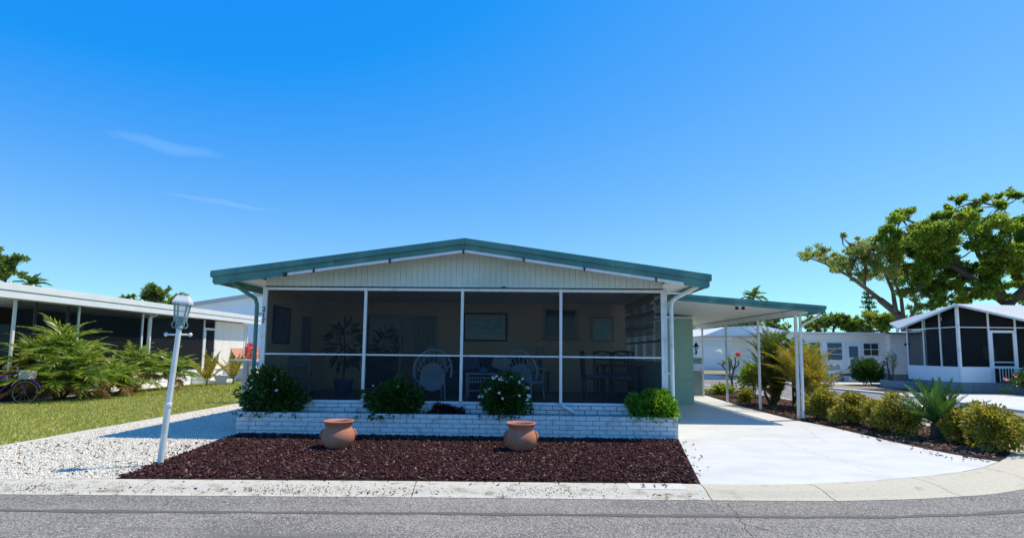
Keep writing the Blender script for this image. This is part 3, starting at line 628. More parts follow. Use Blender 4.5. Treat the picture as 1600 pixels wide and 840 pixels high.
# ------------------------------------------------------------------ carport
car = thing('carport', 'flat teal-edged carport on slim white posts beside the home', 'carport', (5, 12.5, 0))
CX0, CX1, CY0, CY1 = 3.58, 7.30, 12.58, 20.6
def cz(x): return 3.03-(x-4.1)*(3.03-2.79)/(7.26-4.1)
MB().prismy([(2.9, cz(2.9)-.09), (CX1-.1, cz(CX1-.1)-.09), (CX1-.1, cz(CX1-.1)-.02), (2.9, cz(2.9)-.02)], CY0+.03, CY1).build('roof', 'soffit', car)
MB().prismy([(CX0, cz(CX0)-.085), (CX1, cz(CX1)-.085), (CX1, cz(CX1)), (CX0, cz(CX0))], CY0-.03, CY0+.0295).build('fascia', 'teal', car, bevel=.004)
MB().prismy([(CX0, cz(CX0)-.17), (CX1-.03, cz(CX1)-.17), (CX1-.03, cz(CX1)-.086), (CX0, cz(CX0)-.086)], CY0+.0, CY0+.0285).build('fascia_lower', 'teal', car, bevel=.004)
BX('fascia', 'teal', car, CX1-.03, CX1, CY0+.031, CY1, cz(CX1)-.17, cz(CX1)-.003)
BX('beam', 'white', car, 6.78, 6.92, CY0+.12, CY1-.05, 2.60, 2.715)
BX('rear_beam', 'white', car, 5.6, 6.77, CY1-.12, CY1-.05, 2.62, 2.74)
for i, y in enumerate((13.12, 15.2, 17.6, 19.9)):
    BX('post', 'white', car, 6.81, 6.87, y-.03, y+.03, .0, 2.60, bevel=.004)
BX('post', 'white', car, 6.935, 6.985, 13.10, 13.15, 0, 2.62, bevel=.004)
MB().tube([(7.2, 12.7, 2.64), (7.2, 12.72, 2.56), (7.12, 12.85, 2.47), (6.98, 13.02, 2.36), (6.91, 13.05, 2.26), (6.905, 13.05, .14), (6.88, 12.98, .07)], .032, 10).build('downspout', 'white', car, smooth=True)
lf = BX('ceiling_lamp', 'white', car, 5.32, 5.60, 13.05, 13.2, cz(5.4)-.13, cz(5.4)-.091)
for x in (5.38, 5.54): MB().lathe([(.03, 0), (.045, -.05), (.04, -.075)], (x, 13.1, cz(5.4)-.13), 12).build('bulb_holder', 'black', lf)
shed = thing('shed', 'sage green storage shed at the back of the carport', 'shed', (4.2, 16.9, 0))
for k, (x0, x1) in enumerate(((2.85, 4.05), (4.056, 5.5))):
    for z0, z1 in ((0.01, .78), (.786, 1.72), (1.726, 2.83)):
        BX('wall_panel', 'greenwall', shed, x0, x1, 16.88, 16.93, z0, z1, bevel=.003)
BX('side_wall', 'greenwall', shed, 5.45, 5.5, 16.932, 20.3, .01, 2.80)
BX('top_trim', 'white', shed, 2.85, 5.52, 16.85, 16.878, 2.74, 2.80)
BX('body', 'greenwall', shed, 2.9, 5.44, 16.94, 20.3, .02, 2.72)
pan = thing('privacy_panel', 'grey green privacy panel with white openwork band behind the carport', 'panel', (6.2, 19.95, 0))
BX('board', 'panel', pan, 5.52, 6.80, 19.92, 19.96, .03, .98); BX('board', 'panel', pan, 5.52, 6.80, 19.92, 19.96, 1.24, 1.42)
BX('rail', 'panel', pan, 5.52, 6.80, 19.90, 19.98, 1.42, 1.46)
for r_ in range(3):
    for k in range(11):
        x = 5.60+k*.11; MB().tube([(x+.042*math.cos(a), 19.94, 1.03+r_*.085+.034*math.sin(a)) for a in np.linspace(0, 6.28, 9)[:-1]], .011, 5, True).build('openwork_ring', 'lattice', pan)
for k in range(5): BX('slat', 'whitewall', pan, 5.58+k*.07, 5.62+k*.07, 19.90, 19.918, .06, .9)
lan = thing('wall_lantern', 'black wall lantern with frosted glass on the shed corner', 'lantern', (5.58, 16.97, 1.6))
MB().tube([(5.5, 16.95, 1.62), (5.58, 16.95, 1.60), (5.62, 16.95, 1.66), (5.62, 16.95, 1.70)], .012).build('arm', 'black', lan)
MB().lathe([(.03, 0), (.075, .14)], (5.62, 16.95, 1.70), 8).build('glass', 'shade', lan)
MB().lathe([(.10, 0), (.05, .07), (.015, .14)], (5.62, 16.95, 1.84), 8).build('cap', 'black', lan)
MB().lathe([(.012, -.12), (.035, -.03), (.035, 0)], (5.62, 16.95, 1.70), 8).build('finial', 'black', lan)
# ------------------------------------------------------------------ lamp post
lp = thing('lamp_post', 'white lamp post with verdigris lantern leaning at the mulch corner', 'lamp post', (-4.95, 7.13, 0))
MB().lathe([(.041, 0), (.040, .78), (.047, .80), (.047, .84), (.038, .86), (.034, 1.88)], (0, 0, 0), 16).build('post', 'white', None, smooth=False)
post = bpy.data.objects['post'] if False else [o for o in col.objects if o.name.startswith('post')][-1]; post.parent = lp
def L_(mb, name, mt, **k):
    o = mb.build(name, mt, None, **k); o.parent = lp; return o
bar = MB().tube([(-.13, -.03, 1.785), (.13, .03, 1.805)], .013)
o = L_(bar, 'ladder_rest', 'white')
for s in (-1, 1): MB().lathe([(.005, -.03), (.026, -.012), (.026, .012), (.005, .03)], (s*.14, s*.03, 1.795+s*.01), 12).build('knob', 'white', None, smooth=True).parent = o
L_(MB().lathe([(.045, 1.87), (.052, 1.89), (.040, 1.92), (.050, 1.965), (.057, 1.975)], n=16), 'collar', 'verdigris')
lg = L_(MB().add([(sx*a, sy*a, z) for z, a in ((1.98, .054), (2.24, .078)) for sx, sy in ((-1, -1), (1, -1), (1, 1), (-1, 1))], [(0, 1, 5, 4), (1, 2, 6, 5), (2, 3, 7, 6), (3, 0, 4, 7)]), 'lantern_glass', 'lampglass')
for sx, sy in ((-1, -1), (1, -1), (1, 1), (-1, 1)):
    L_(MB().tube([(sx*.055, sy*.055, 1.97), (sx*.080, sy*.080, 2.245)], .012, 4), 'lantern_bar', 'verdigris')
    L_(MB().tube([(sx*(.055+.022*math.sin(t*2.6)), sy*(.055+.022*math.sin(t*2.6)), 1.98-.08*t) for t in np.linspace(0, 1, 7)]+[(sx*.052, sy*.052, 1.885)], .007, 5), 'scroll', 'verdigris')
cap = L_(MB().add([(sx*a, sy*a, z) for z, a in ((2.24, .104), (2.262, .100), (2.34, .064), (2.35, .064)) for sx, sy in ((-1, -1), (1, -1), (1, 1), (-1, 1))],
    [(4*i+j, 4*i+(j+1) % 4, 4*i+4+(j+1) % 4, 4*i+4+j) for i in range(3) for j in range(4)]+[(0, 3, 2, 1), (12, 13, 14, 15)]), 'lantern_roof', 'white')
for k in range(4):
    a = k*math.pi/2
    for q in range(5):
        t = (q-2)*.042; c, s = math.cos(a), math.sin(a); MB().obox((c*.103-s*t, s*.103+c*t, 2.234), (.006, .032, .026), (0, 0, a)).build('scallop', 'white', None).parent = cap
lp.rotation_euler = Euler((0, R(4.4), 0)).to_quaternion().__matmul__(Euler((0, 0, R(18))).to_quaternion()).to_euler()
# ------------------------------------------------------------------ terracotta pots
def pot(loc, rzz, label):
    t = thing('terracotta_pot', label, 'pot', (0, 0, 0), 'terracotta pots on the mulch')
    prof_ = [(.13, 0), (.165, .015), (.235, .09), (.272, .17), (.265, .25), (.225, .32), (.205, .345), (.212, .37), (.226, .405), (.244, .425), (.250, .437), (.244, .447), (.228, .447), (.205, .415), (.19, .36), (.205, .30), (.235, .22), (.20, .08)]
    MB().lathe(prof_, n=40).build('body', 'terracotta', t, smooth=True)
    for s in (-1, 1):
        MB().tube([(s*.262, -.03, .19), (s*.280, -.02, .235), (s*.272, 0, .27), (s*.25, .02, .30), (s*.225, .02, .31)], [.02, .02, .018, .018, .014], 8).build('handle', 'terracotta', t, smooth=True)
    t.location = loc; t.rotation_euler = (0, 0, rzz); return t
p1 = pot((-2.98, 8.47, .0), R(20), 'empty terracotta pot, the left one, in front of the low dark green shrub'); p1.scale = (.97, .97, 1.04)
p2 = copy_tree(p1); p2.location = (-.02, 8.50, .0); p2.rotation_euler = (0, 0, R(-8)); p2['label'] = 'empty terracotta pot, the right one, below the white-flowering bush'
# ------------------------------------------------------------------ porch furniture
def wicker(loc, rzz, label):
    t = thing('wicker_chair', label, 'chair', (0, 0, 0), 'white wicker chairs on the porch')
    for sx in (-1, 1):
        MB().tube([(sx*.30, -.27, 0), (sx*.27, -.25, .38), (sx*.30, -.24, .62)], .018).build('leg', 'wicker', t)
        MB().tube([(sx*.27, .30, 0), (sx*.25, .25, .40)], .018).build('leg', 'wicker', t)
        MB().tube([(sx*.31, -.26, .60), (sx*.33, -.1, .66), (sx*.36, .15, .68), (sx*.37, .27, .74)], .026).build('arm', 'wicker', t)
        MB().tube([(sx*.29, -.22, .36), (sx*.33, -.02, .52), (sx*.33, .10, .64)], .012).build('arm_brace', 'wicker', t)
    MB().prism([(-.29, -.27), (.29, -.27), (.27, .25), (-.27, .25)], .36, .41).build('seat', 'wicker', t)
    MB().obox((0, -.02, .45), (.50, .46, .08)).build('cushion', 'bluefab', t, bevel=.03)
    MB().obox((0, -.275, .31), (.54, .02, .10)).build('apron', 'wicker', t)
    hoop = [(.40*math.cos(a), .28+.10*max(0, math.sin(a)), .62+.43*math.sin(a)) for a in np.linspace(-.35, math.pi+.35, 22)]
    MB().tube(hoop, .024).build('back_hoop', 'wicker', t)
    h2 = [(.30*math.cos(a), .28+.09*max(0, math.sin(a)), .60+.34*math.sin(a)) for a in np.linspace(0, math.pi, 14)]
    MB().tube(h2, .012).build('back_hoop', 'wicker', t)
    for a in np.linspace(.25, math.pi-.25, 9):
        MB().tube([(.10*math.cos(a), .26, .44), (.39*math.cos(a), .28+.10*math.sin(a), .62+.42*math.sin(a))], .009, 6).build('back_spoke', 'wicker', t)
    MB().prismy([(.27*math.cos(a), .48+.30*math.sin(a)) for a in np.linspace(0, 2*math.pi, 18)[:-1]], .245, .262).build('back_weave', 'wicker', t)
    t.location = loc; t.rotation_euler = (0, 0, rzz); return t
w1_ = wicker((-1.98, 11.15, FZ), R(200), 'white wicker chair seen from behind, left of the wicker side table')
w2_ = copy_tree(w1_); w2_.location = (.08, 11.3, FZ); w2_.rotation_euler = (0, 0, R(152)); w2_['label'] = 'white wicker chair with round back, right of the wicker side table'
st = thing('wicker_table', 'small white wicker side table between two wicker chairs', 'table', (-.93, 11.55, FZ))
BX('table_top', 'wicker', st, -1.26, -.60, 11.3, 11.8, FZ+.52, FZ+.55, bevel=.01)
for x in (-1.22, -.64):
    for y in (11.34, 11.76): MB().tube([(x, y, FZ), (x, y, FZ+.52)], .02).build('leg', 'wicker', st)
for z in (.46, .36): BX('rail', 'wicker', st, -1.22, -.64, 11.33, 11.35, FZ+z-.012, FZ+z+.012)
for k in range(9): BX('spindle', 'wicker', st, -1.16+k*.06, -1.145+k*.06, 11.335, 11.345, FZ+.372, FZ+.448)
BX('shelf', 'wicker', st, -1.2, -.66, 11.36, 11.74, FZ+.16, FZ+.18)
tb = thing('teapot', 'small blue and white teapot on the wicker side table', 'teapot', (-.88, 11.5, FZ+.55))
MB().lathe([(.05, 0), (.09, .05), (.08, .10), (.02, .13), (.015, .15)], (-.88, 11.5, FZ+.55), 16).build('body', 'bluefab', tb, smooth=True)
MB().tube([(-.80, 11.5, FZ+.59), (-.74, 11.5, FZ+.65)], .012).build('spout', 'bluefab', tb)
sf = thing('sofa', 'dark blue sofa against the back wall of the porch', 'sofa', (-.95, 13.2, FZ))
BX('base', 'navy', sf, -2.0, .10, 12.85, 13.65, FZ+.08, FZ+.40, bevel=.03); BX('back', 'navy', sf, -2.0, .10, 13.45, 13.75, FZ+.40, FZ+.92, bevel=.05)
for x in (-2.08, .0): BX('arm', 'navy', sf, x, x+.18, 12.85, 13.7, FZ+.38, FZ+.66, bevel=.04)
for x in (-1.88, -.93): BX('seat_cushion', 'navy', sf, x, x+.92, 12.83, 13.44, FZ+.41, FZ+.55, bevel=.04)
for x, rr, lb in ((-1.35, -14, 'blue throw pillow leaning at the left on the dark sofa'), (-.55, 20, 'pale blue throw pillow tilted at the right on the dark sofa')):
    o = MB().obox((0, 0, 0), (.46, .14, .36)).build('throw_pillow', 'bluefab' if x < -1 else 'wicker', None, bevel=.06); o.location = (x, 13.28, FZ+.73); o.rotation_euler = (R(-15), R(rr), R(5)); tag(o, lb, 'pillow', 'pillows on the sofa')
def tlamp(x, y, lab1, lab2):
    e = thing('end_table', lab2, 'table', (x, y, FZ)); BX('table_top', 'darkwood', e, x-.25, x+.25, y-.22, y+.22, FZ+.50, FZ+.53)
    for sx in (-1, 1):
        for sy in (-1, 1): BX('leg', 'darkwood', e, x+sx*.21-.02, x+sx*.21+.02, y+sy*.18-.02, y+sy*.18+.02, FZ, FZ+.5)
    t = thing('table_lamp', lab1, 'lamp', (x, y, FZ+.53))
    MB().lathe([(.08, 0), (.09, .02), (.04, .05), (.075, .16), (.04, .27), (.012, .31), (.012, .40)], (x, y, FZ+.53), 20).build('base', 'bluepot', t, smooth=True)
    MB().lathe([(.19, .0), (.10, .30)], (x, y, FZ+.86), 24, caps=False).build('lamp_shade', 'shade', t, smooth=True)
tlamp(.44, 13.35, 'table lamp with pale conical shade below the porch window', 'dark end table under the lamp at the right end of the sofa')
tlamp(-2.40, 13.35, 'table lamp with pale conical shade beside the sliding door', 'dark end table under the lamp beside the sliding door')
def picture(x0, x1, z0, z1, fr, pm, label, fw=.035, mb_=.09):
    t = thing('framed_picture', label, 'picture', ((x0+x1)/2, YB-.03, (z0+z1)/2))
    for a in ((x0, x1, z0, z0+fw), (x0, x1, z1-fw, z1), (x0, x0+fw, z0+fw, z1-fw), (x1-fw, x1, z0+fw, z1-fw)): BX('frame', fr, t, a[0], a[1], YB-.05, YB-.004, a[2], a[3])
    BX('mat_board', 'matboard', t, x0+fw, x1-fw, YB-.022, YB-.005, z0+fw, z1-fw)
    BX('print', pm, t, x0+fw+mb_, x1-fw-mb_, YB-.028, YB-.023, z0+fw+mb_*.8, z1-fw-mb_*.8)
picture(-1.60, -.42, 1.88, 2.64, 'black', 'print1', 'wide black-framed seascape print on the porch back wall', .05, .07)
picture(1.80, 2.40, 1.90, 2.56, 'greymetal', 'print2', 'turquoise print in a grey frame at the right of the porch back wall', .05, .08)
t = thing('framed_picture', 'tall dark framed picture on the left porch wall', 'picture', (XL+.03, 11.0, 2.1))
BX('frame', 'black', t, XL+.012, XL+.04, 10.62, 11.42, 1.72, 2.52); BX('print', 'print3', t, XL+.041, XL+.045, 10.67, 11.37, 1.77, 2.47)
# potted plant in the left bay
pt = thing('potted_plant', 'tall dark leafy potted plant behind the left porch screen', 'plant', (-4.15, 12.0, FZ))
MB().lathe([(.17, 0), (.23, .34), (.245, .36), (.21, .36)], (-4.15, 12.0, FZ), 20).build('pot', 'bluepot', pt, smooth=True)
MB().tube([(-4.15, 12, FZ+.3), (-4.13, 12, 1.4), (-4.18, 12, 2.0)], [.03, .022, .012]).build('stem', 'bark', pt)
Pq, Dq = cloud((-4.15, 12, 1.7), (.34, .34, .5), 170); leafobj('leaves', Pq, Dq+np.array([0, 0, -.3]), .22, 'shrub', pt, .4)
lw = thing('folding_chair', 'pale folding chair leaning behind the left porch screen', 'chair', (-4.75, 11.4, FZ))
for x in (-5.0, -4.62): MB().tube([(x, 11.2, FZ), (x-.14, 11.5, FZ+.95)], .015).build('leg', 'greymetal', lw)
for x in (-4.95, -4.57): MB().tube([(x-.05, 11.55, FZ), (x+.03, 11.2, FZ+.55)], .013).build('leg', 'greymetal', lw)
MB().obox((-4.97, 11.45, FZ+.78), (.38, .02, .30), (R(-17), 0, 0)).build('backrest', 'curtain', lw); MB().obox((-4.80, 11.25, FZ+.46), (.38, .36, .02)).build('seat', 'curtain', lw)
# dining set
def dchair(loc, rzz, label):
    t = thing('dining_chair', label, 'chair', (0, 0, 0), 'dark dining chairs on the porch')
    for sx in (-1, 1):
        MB().box(sx*.2-.02, sx*.2+.02, -.22, -.18, 0, .46).build('leg', 'darkwood', t)
        MB().bar((sx*.2, .20, 0), (sx*.21, .27, 1.05), .035, .04).build('back_post', 'darkwood', t)
    MB().box(-.23, .23, -.24, .22, .44, .47).build('seat', 'darkwood', t); MB().box(-.21, .21, -.22, .19, .472, .52).build('cushion', 'bluefab', t, bevel=.015)
    MB().tube([(x, .27+.02*math.cos(x*7), 1.03+.03*math.cos(x*7)) for x in np.linspace(-.22, .22, 8)], .022).build('top_rail', 'darkwood', t)
    MB().bar((-.2, .255, .86), (.2, .255, .86), .02, .03).build('cross_rail', 'darkwood', t)
    for s in (-1, 1): MB().tube([(-.19, .265, .95-s*.06), (0, .265, .955), (.19, .265, .95+s*.06)], .009, 6).build('lattice', 'darkwood', t)
    for k in range(6): MB().bar((-.16+k*.064, .225, .5), (-.16+k*.064, .25, .85), .014, .014).build('spindle', 'darkwood', t)
    t.location = loc; t.rotation_euler = (0, 0, rzz); return t
d1 = dchair((1.60, 11.75, FZ), R(92), 'dark dining chair seen side-on at the left end of the porch dining table')
for (x, y, a, lb) in ((2.05, 12.95, 0, 'dark dining chair behind the table, left one under the turquoise print'), (2.48, 12.9, -6, 'dark dining chair behind the table, right one nearest the blinds'), (2.15, 11.2, 180, 'dark dining chair in front of the porch dining table')):
    c = copy_tree(d1); c.location = (x*.98, y, FZ); c.rotation_euler = (0, 0, R(a)); c['label'] = lb
dt = thing('dining_table', 'dark wooden dining table at the right end of the porch', 'table', (2.15, 12.1, FZ))
BX('table_top', 'darkwood', dt, 1.72, 2.66, 11.6, 12.65, FZ+.72, FZ+.75, bevel=.01)
for x in (1.78, 2.58):
    for y in (11.66, 12.58): BX('leg', 'darkwood', dt, x, x+.06, y, y+.06, FZ, FZ+.72)
# ------------------------------------------------------------------ shrubs
def stems(c, r, n, h0, rad=.012):
    mb = MB(); c = Vector(c)
    for k in range(n):
        a = random.uniform(0, 6.28); q = random.uniform(.3, .9); e = c+Vector((math.cos(a)*r[0]*q, math.sin(a)*r[1]*q, random.uniform(.0, .7)*r[2]))
        b = Vector((c.x+random.uniform(-.3, .3)*r[0], c.y+random.uniform(-.3, .3)*r[1], h0)); mid = b.lerp(e, .5)+Vector((random.uniform(-.05, .05), random.uniform(-.05, .05), .05))
        mb.tube([b, mid, e], [rad, rad*.8, rad*.4], 5)
    return mb
def shrub(name, label, cat, c, r, n, size, leaf, base, clumps=16, flowers=0, petal='petal', fsize=.05, group=None, spread=.42, asp=.5, hull=None, trail=0):
    t = thing(name, label, cat, (c[0], c[1], base), group)
    stems(c, r, 14, base).build('stems', 'bark', t)
    Pa, Da = [], []
    for k in range(clumps+clumps//3):
        stray = k >= clumps; d = rng.normal(size=3); d /= np.linalg.norm(d); d[2] = abs(d[2])*1.0-.6*(k % 2 == 0)
        q = rng.uniform(.85, 1.12) if stray else rng.uniform(.35, .78); cc = np.array(c)+d*np.array(r)*q
        P_, D_ = cloud(cc, np.array(r)*spread*(rng.uniform(.25, .45) if stray else rng.uniform(.7, 1.15)), max(12, n//clumps//(6 if stray else 1))); Pa.append(P_); Da.append(D_+d*.6+rng.normal(size=D_.shape)*.3)
    P_ = np.concatenate(Pa); D_ = np.concatenate(Da)
    if trail:
        k = trail; Pt = np.stack([rng.uniform(c[0]-r[0], c[0]+r[0]*.8, k), rng.uniform(PY0-.06, PY0+.1, k), .46-np.abs(rng.normal(size=k))*.05], 1); P_ = np.concatenate([P_, Pt]); D_ = np.concatenate([D_, rng.normal(size=(k, 3))*.5+np.array([0, -.4, -.5])])
    P_[:, 2] = np.maximum(P_[:, 2], base+.01+rng.uniform(0, .05, len(P_)))
    leafobj('leaves', P_, D_, size, leaf, t, asp)
    if flowers:
        for k in range(flowers):
            a = rng.uniform(-math.pi, 0) if k % 3 else rng.uniform(0, 6.28); el = rng.uniform(.0, 1.2)
            p = np.array(c)+np.array([math.cos(a)*math.cos(el), math.sin(a)*math.cos(el), math.sin(el)])*np.array(r)*rng.uniform(.9, 1.05)
            kk = 6; ang = np.arange(kk)*2*math.pi/kk; nn_ = np.array([rng.uniform(-.3, .3), -.7, .6]); u = unit(np.cross(nn_, [0, 0, 1])[None])[0]; v = unit(np.cross(nn_, u)[None])[0]
            D2 = np.cos(ang)[:, None]*u+np.sin(ang)[:, None]*v; leafobj('flower', np.repeat(p[None], kk, 0), D2+nn_*.3, fsize, petal, t, .8, nrm=np.repeat(nn_[None]*2, kk, 0))
    return t
shrub('flowering_shrub', 'loose dark green shrub with few white blooms at the left end of the planter', 'shrub', (-4.80, 10.02, .72), (.66, .30, .50), 7500, .085, 'shrub', .34, 26, 6, fsize=.035, trail=60)
shrub('green_shrub', 'rounded dark green shrub in the planter behind the left terracotta pot', 'shrub', (-2.50, 10.02, .60), (.62, .28, .46), 7500, .07, 'shrub', .34, 26, 3, fsize=.03, trail=50)
shrub('white_flowering_bush', 'bush with clusters of white flowers behind the right terracotta pot', 'bush', (-.34, 9.98, .68), (.49, .30, .52), 7500, .068, 'shrub', .34, 24, 34, fsize=.036, trail=110)
shrub('fern_bush', 'bright lime green ferny bush at the right end of the planter', 'bush', (2.50, 10.02, .55), (.52, .27, .36), 9000, .06, 'lush', .34, 24, 0, trail=120, asp=.6)
shrub('red_ground_plant', 'low dark red creeping plant in the planter between the two middle bushes', 'plant', (-1.45, 10.08, .44), (.38, .16, .14), 900, .06, 'redleaf', .34, 10, 0)
# white heron ornament
hb = thing('heron_ornament', 'white heron ornament bending down on the planter soil', 'ornament', (.86, 10.06, .34))
MB().tube([(.72, 10.06, .62), (.76, 10.06, .60), (.82, 10.06, .555), (.90, 10.06, .515), (.98, 10.06, .46), (1.04, 10.06, .40)], [.010, .018, .03, .045, .03, .008], 10).build('body', 'bird', hb, smooth=True)
MB().tube([(.72, 10.06, .62), (.68, 10.06, .635), (.62, 10.06, .635)], [.014, .012, .004], 6).build('beak', 'orange', hb)
for dx in (-.01, .03): MB().tube([(.90+dx, 10.06, .50), (.91+dx, 10.06, .34)], .005, 5).build('leg', 'orange', hb)
# ------------------------------------------------------------------ hedge and right-hand bed
hl = [((7.32, 13.0, .34), (.38, .38, .42), 'variegated hedge shrub at the foot of the front carport posts'),
      ((7.55, 12.2, .36), (.42, .38, .42), 'variegated hedge shrub, second from the carport posts'),
      ((7.72, 11.45, .32), (.40, .36, .38), 'small variegated hedge shrub, third from the carport posts'),
      ((7.62, 10.85, .34), (.46, .42, .44), 'dense variegated hedge shrub left of the cycad, beside the driveway'),
      ((8.12, 9.85, .30), (.36, .32, .34), 'variegated hedge shrub just right of the cycad'),
      ((8.30, 9.65, .30), (.34, .30, .34), 'low variegated hedge shrub between the cycad and the corner shrub'),
      ((7.98, 9.05, .38), (.46, .42, .46), 'yellowest variegated hedge shrub at the curb corner')]
for c, r, lb in hl: shrub('hedge_shrub', lb, 'shrub', c, r, 6500, .06, 'hedge', .01, 26, group='variegated hedge shrubs beside the driveway', asp=.5)
# fronds
def frondmesh(L0, arch, n, ll, lw_, material, seed, droop=.3, vee=.5, stiff=False, name='frond', jit=.17):
    r_ = np.random.default_rng(seed); t = np.linspace(0, 1, 12); 
    X = L0*(t-.12*arch*t**2); Z = arch*L0*(.55*t-1.0*t**2.2) if not stiff else arch*L0*(.3*t-.4*t**2)
    pts = [(float(a), 0., float(b)) for a, b in zip(X, Z)]
    mb = MB(); mb.tube(pts, [.014*L0**.5*(1-.8*k) for k in t], 5); Vt = np.array(mb.v); 
    k = np.repeat(np.linspace(.12, .99, n), 2); sd_ = np.tile([-1, 1], n); px = np.interp(k, t, X); pz = np.interp(k, t, Z)
    tx = np.gradient(X, t); tz = np.gradient(Z, t); dx = np.interp(k, t, tx); dz = np.interp(k, t, tz); T = unit(np.stack([dx, 0*dx, dz], 1))
    fw = .55+1.0*k; D = T*fw[:, None]+np.stack([0*k, sd_*1.0, vee*np.ones_like(k)-droop*k], 1)+r_.normal(size=(2*n, 3))*jit
    D = unit(D); l = ll*np.sin(np.clip(k*1.02+.06, 0, 1)*math.pi)**.55*(1+r_.uniform(-.12, .12, 2*n)); l = np.maximum(l, ll*.25)
    P0 = np.stack([px, 0*px, pz], 1); S = unit(np.cross(D, np.tile([0, 0, 1.], (2*n, 1)))+T*.3)
    md = P0+D*l[:, None]*.5; tip = P0+D*l[:, None]+np.stack([0*k, 0*k, -droop*l*.55], 1)
    V = np.stack([P0-S*lw_*.25, P0+S*lw_*.25, md+S*lw_*.5, tip, md-S*lw_*.5], 1).reshape(-1, 3)
    b = len(Vt); Vall = np.concatenate([Vt, V]); me = bpy.data.meshes.new(name)
    fs = [tuple(f) for f in mb.f]+[tuple(b+5*i+j for j in range(5)) for i in range(2*n)]
    me.from_pydata(Vall.tolist(), [], fs); me.materials.append(M[material]); return me
def palm(name, label, cat, base, heads, meshes, nf, group=None, tilt=(20, 75), scale=1, dead=None, trunk='bark', tr=.05):
    t = thing(name, label, cat, base, group)
    for (hx, hy, hz) in heads:
        if hz > .05: MB().tube([(base[0], base[1], base[2]), (base[0]+hx*.6, base[1]+hy*.6, base[2]+hz*.5), (base[0]+hx, base[1]+hy, base[2]+hz)], [tr, tr*.85, tr*.8], 8).build('trunk', trunk, t)
        for k in range(nf):
            a = 2.4*k+random.uniform(-.3, .3); f = k/max(1, nf-1); el = R(tilt[1]-(tilt[1]-tilt[0])*f+random.uniform(-7, 7)); me = random.choice(meshes)
            if dead and f > .94: me = dead
            link('frond', me, t, (hx, hy, hz), (random.uniform(-.25, .25), -el, a), scale*random.uniform(.85, 1.12))
    return t
FA = [frondmesh(1.2, .95, 22, .34, .019, 'palm', s, droop=.35, vee=.35, jit=.2) for s in (1, 2, 3)]; FD = frondmesh(.95, .8, 26, .3, .022, 'palmdead', 4, droop=.7)
palm('pygmy_date_palm', 'largest bushy feathery palm, at the left edge over the bicycle', 'palm', (-13.95, 15.5, 0), [(0, 0, 1.0), (-.55, -.2, .75), (.55, -.15, .55), (.15, -.45, .25), (-.2, .1, 1.25), (.5, .1, .15), (-.35, .2, .3)], FA, 22, 'feathery palms in front of the left house', (12, 88), 1.18, FD)
palm('pygmy_date_palm', 'low feathery palm filling the gap right of the largest palm', 'palm', (-13.35, 16.6, 0), [(0, 0, .35), (.15, .35, .25)], FA, 20, 'feathery palms in front of the left house', (10, 86), .95, FD)
palm('pygmy_date_palm', 'feathery palm in the middle of the palm row by the left house', 'palm', (-13.95, 18.3, 0), [(0, 0, .75), (.3, .3, .5), (.1, -.4, .2)], FA, 20, 'feathery palms in front of the left house', (10, 88), 1.05, FD)
palm('pygmy_date_palm', 'feathery palm at the right end of the palm row by the white steps', 'palm', (-13.75, 20.0, 0), [(0, 0, .5), (.3, -.3, .3)], FA, 20, 'feathery palms in front of the left house', (10, 88), 1.0, FD)
FY = [frondmesh(1.15, .25, 20, .26, .05, 'palmyel', s, droop=.2, vee=.9, stiff=True) for s in (11, 12)]
palm('young_palm', 'young yellow-green palm on the lawn nearest the white steps', 'palm', (-13.3, 21.7, 0), [(0, 0, .25)], FY, 9, 'young yellow palms on the lawn', (38, 78), 1.15, tr=.04)
palm('young_palm', 'young yellow-green palm on the lawn beside the pink patio chairs', 'palm', (-12.9, 23.0, 0), [(0, 0, .25)], FY, 8, 'young yellow palms on the lawn', (40, 80), 1.1, tr=.04)
palm('young_palm', 'smallest yellow-green palm behind the grey post by the patio chairs', 'palm', (-11.9, 24.2, 0), [(0, 0, .12)], FY, 5, 'young yellow palms on the lawn', (50, 75), .62, tr=.03)
FC = [frondmesh(.84, .35, 60, .15, .012, 'cycad', s, droop=.0, vee=.7, stiff=True) for s in (21, 22)]
palm('cycad', 'dark green cycad with stiff feather fronds rising above the hedge', 'cycad', (8.0, 10.3, 0), [(0, 0, .30)], FC, 44, None, (5, 80), 1.08, trunk='bark', tr=.13)
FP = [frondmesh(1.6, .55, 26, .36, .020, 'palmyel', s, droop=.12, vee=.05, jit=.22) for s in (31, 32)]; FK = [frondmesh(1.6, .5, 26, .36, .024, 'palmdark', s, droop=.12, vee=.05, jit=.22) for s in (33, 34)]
FG = [frondmesh(1.4, 1.0, 18, .46, .024, 'palm', 35, droop=.9, vee=-.1, jit=.3)]
palm('areca_palm', 'tall golden areca palm clump behind the front carport post', 'palm', (8.1, 15.3, 0), [(0, 0, .5), (.2, -.3, .2), (-.1, .35, .9), (.35, .2, .3), (.1, -.5, .1), (-.2, -.2, .6), (.3, .1, .8)], FP, 11, 'palms beside the carport', (52, 89), .86, FD, tr=.04)
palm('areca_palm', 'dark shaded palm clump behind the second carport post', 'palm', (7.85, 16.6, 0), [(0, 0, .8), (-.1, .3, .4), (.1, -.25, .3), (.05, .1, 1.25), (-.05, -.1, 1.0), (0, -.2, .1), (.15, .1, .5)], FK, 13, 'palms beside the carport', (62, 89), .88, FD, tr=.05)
palm('areca_palm', 'green palm with upright fronds between the two palm clumps by the carport', 'palm', (8.4, 16.4, 0), [(0, 0, 1.5), (.1, -.2, 1.0)], FG, 14, 'palms beside the carport', (15, 85), .72, tr=.04)
shrub('croton_shrub', 'yellow-green shrub behind the carport near the third post', 'shrub', (8.35, 19.2, .75), (.5, .5, .75), 2600, .10, 'treeyel', .0, 20)
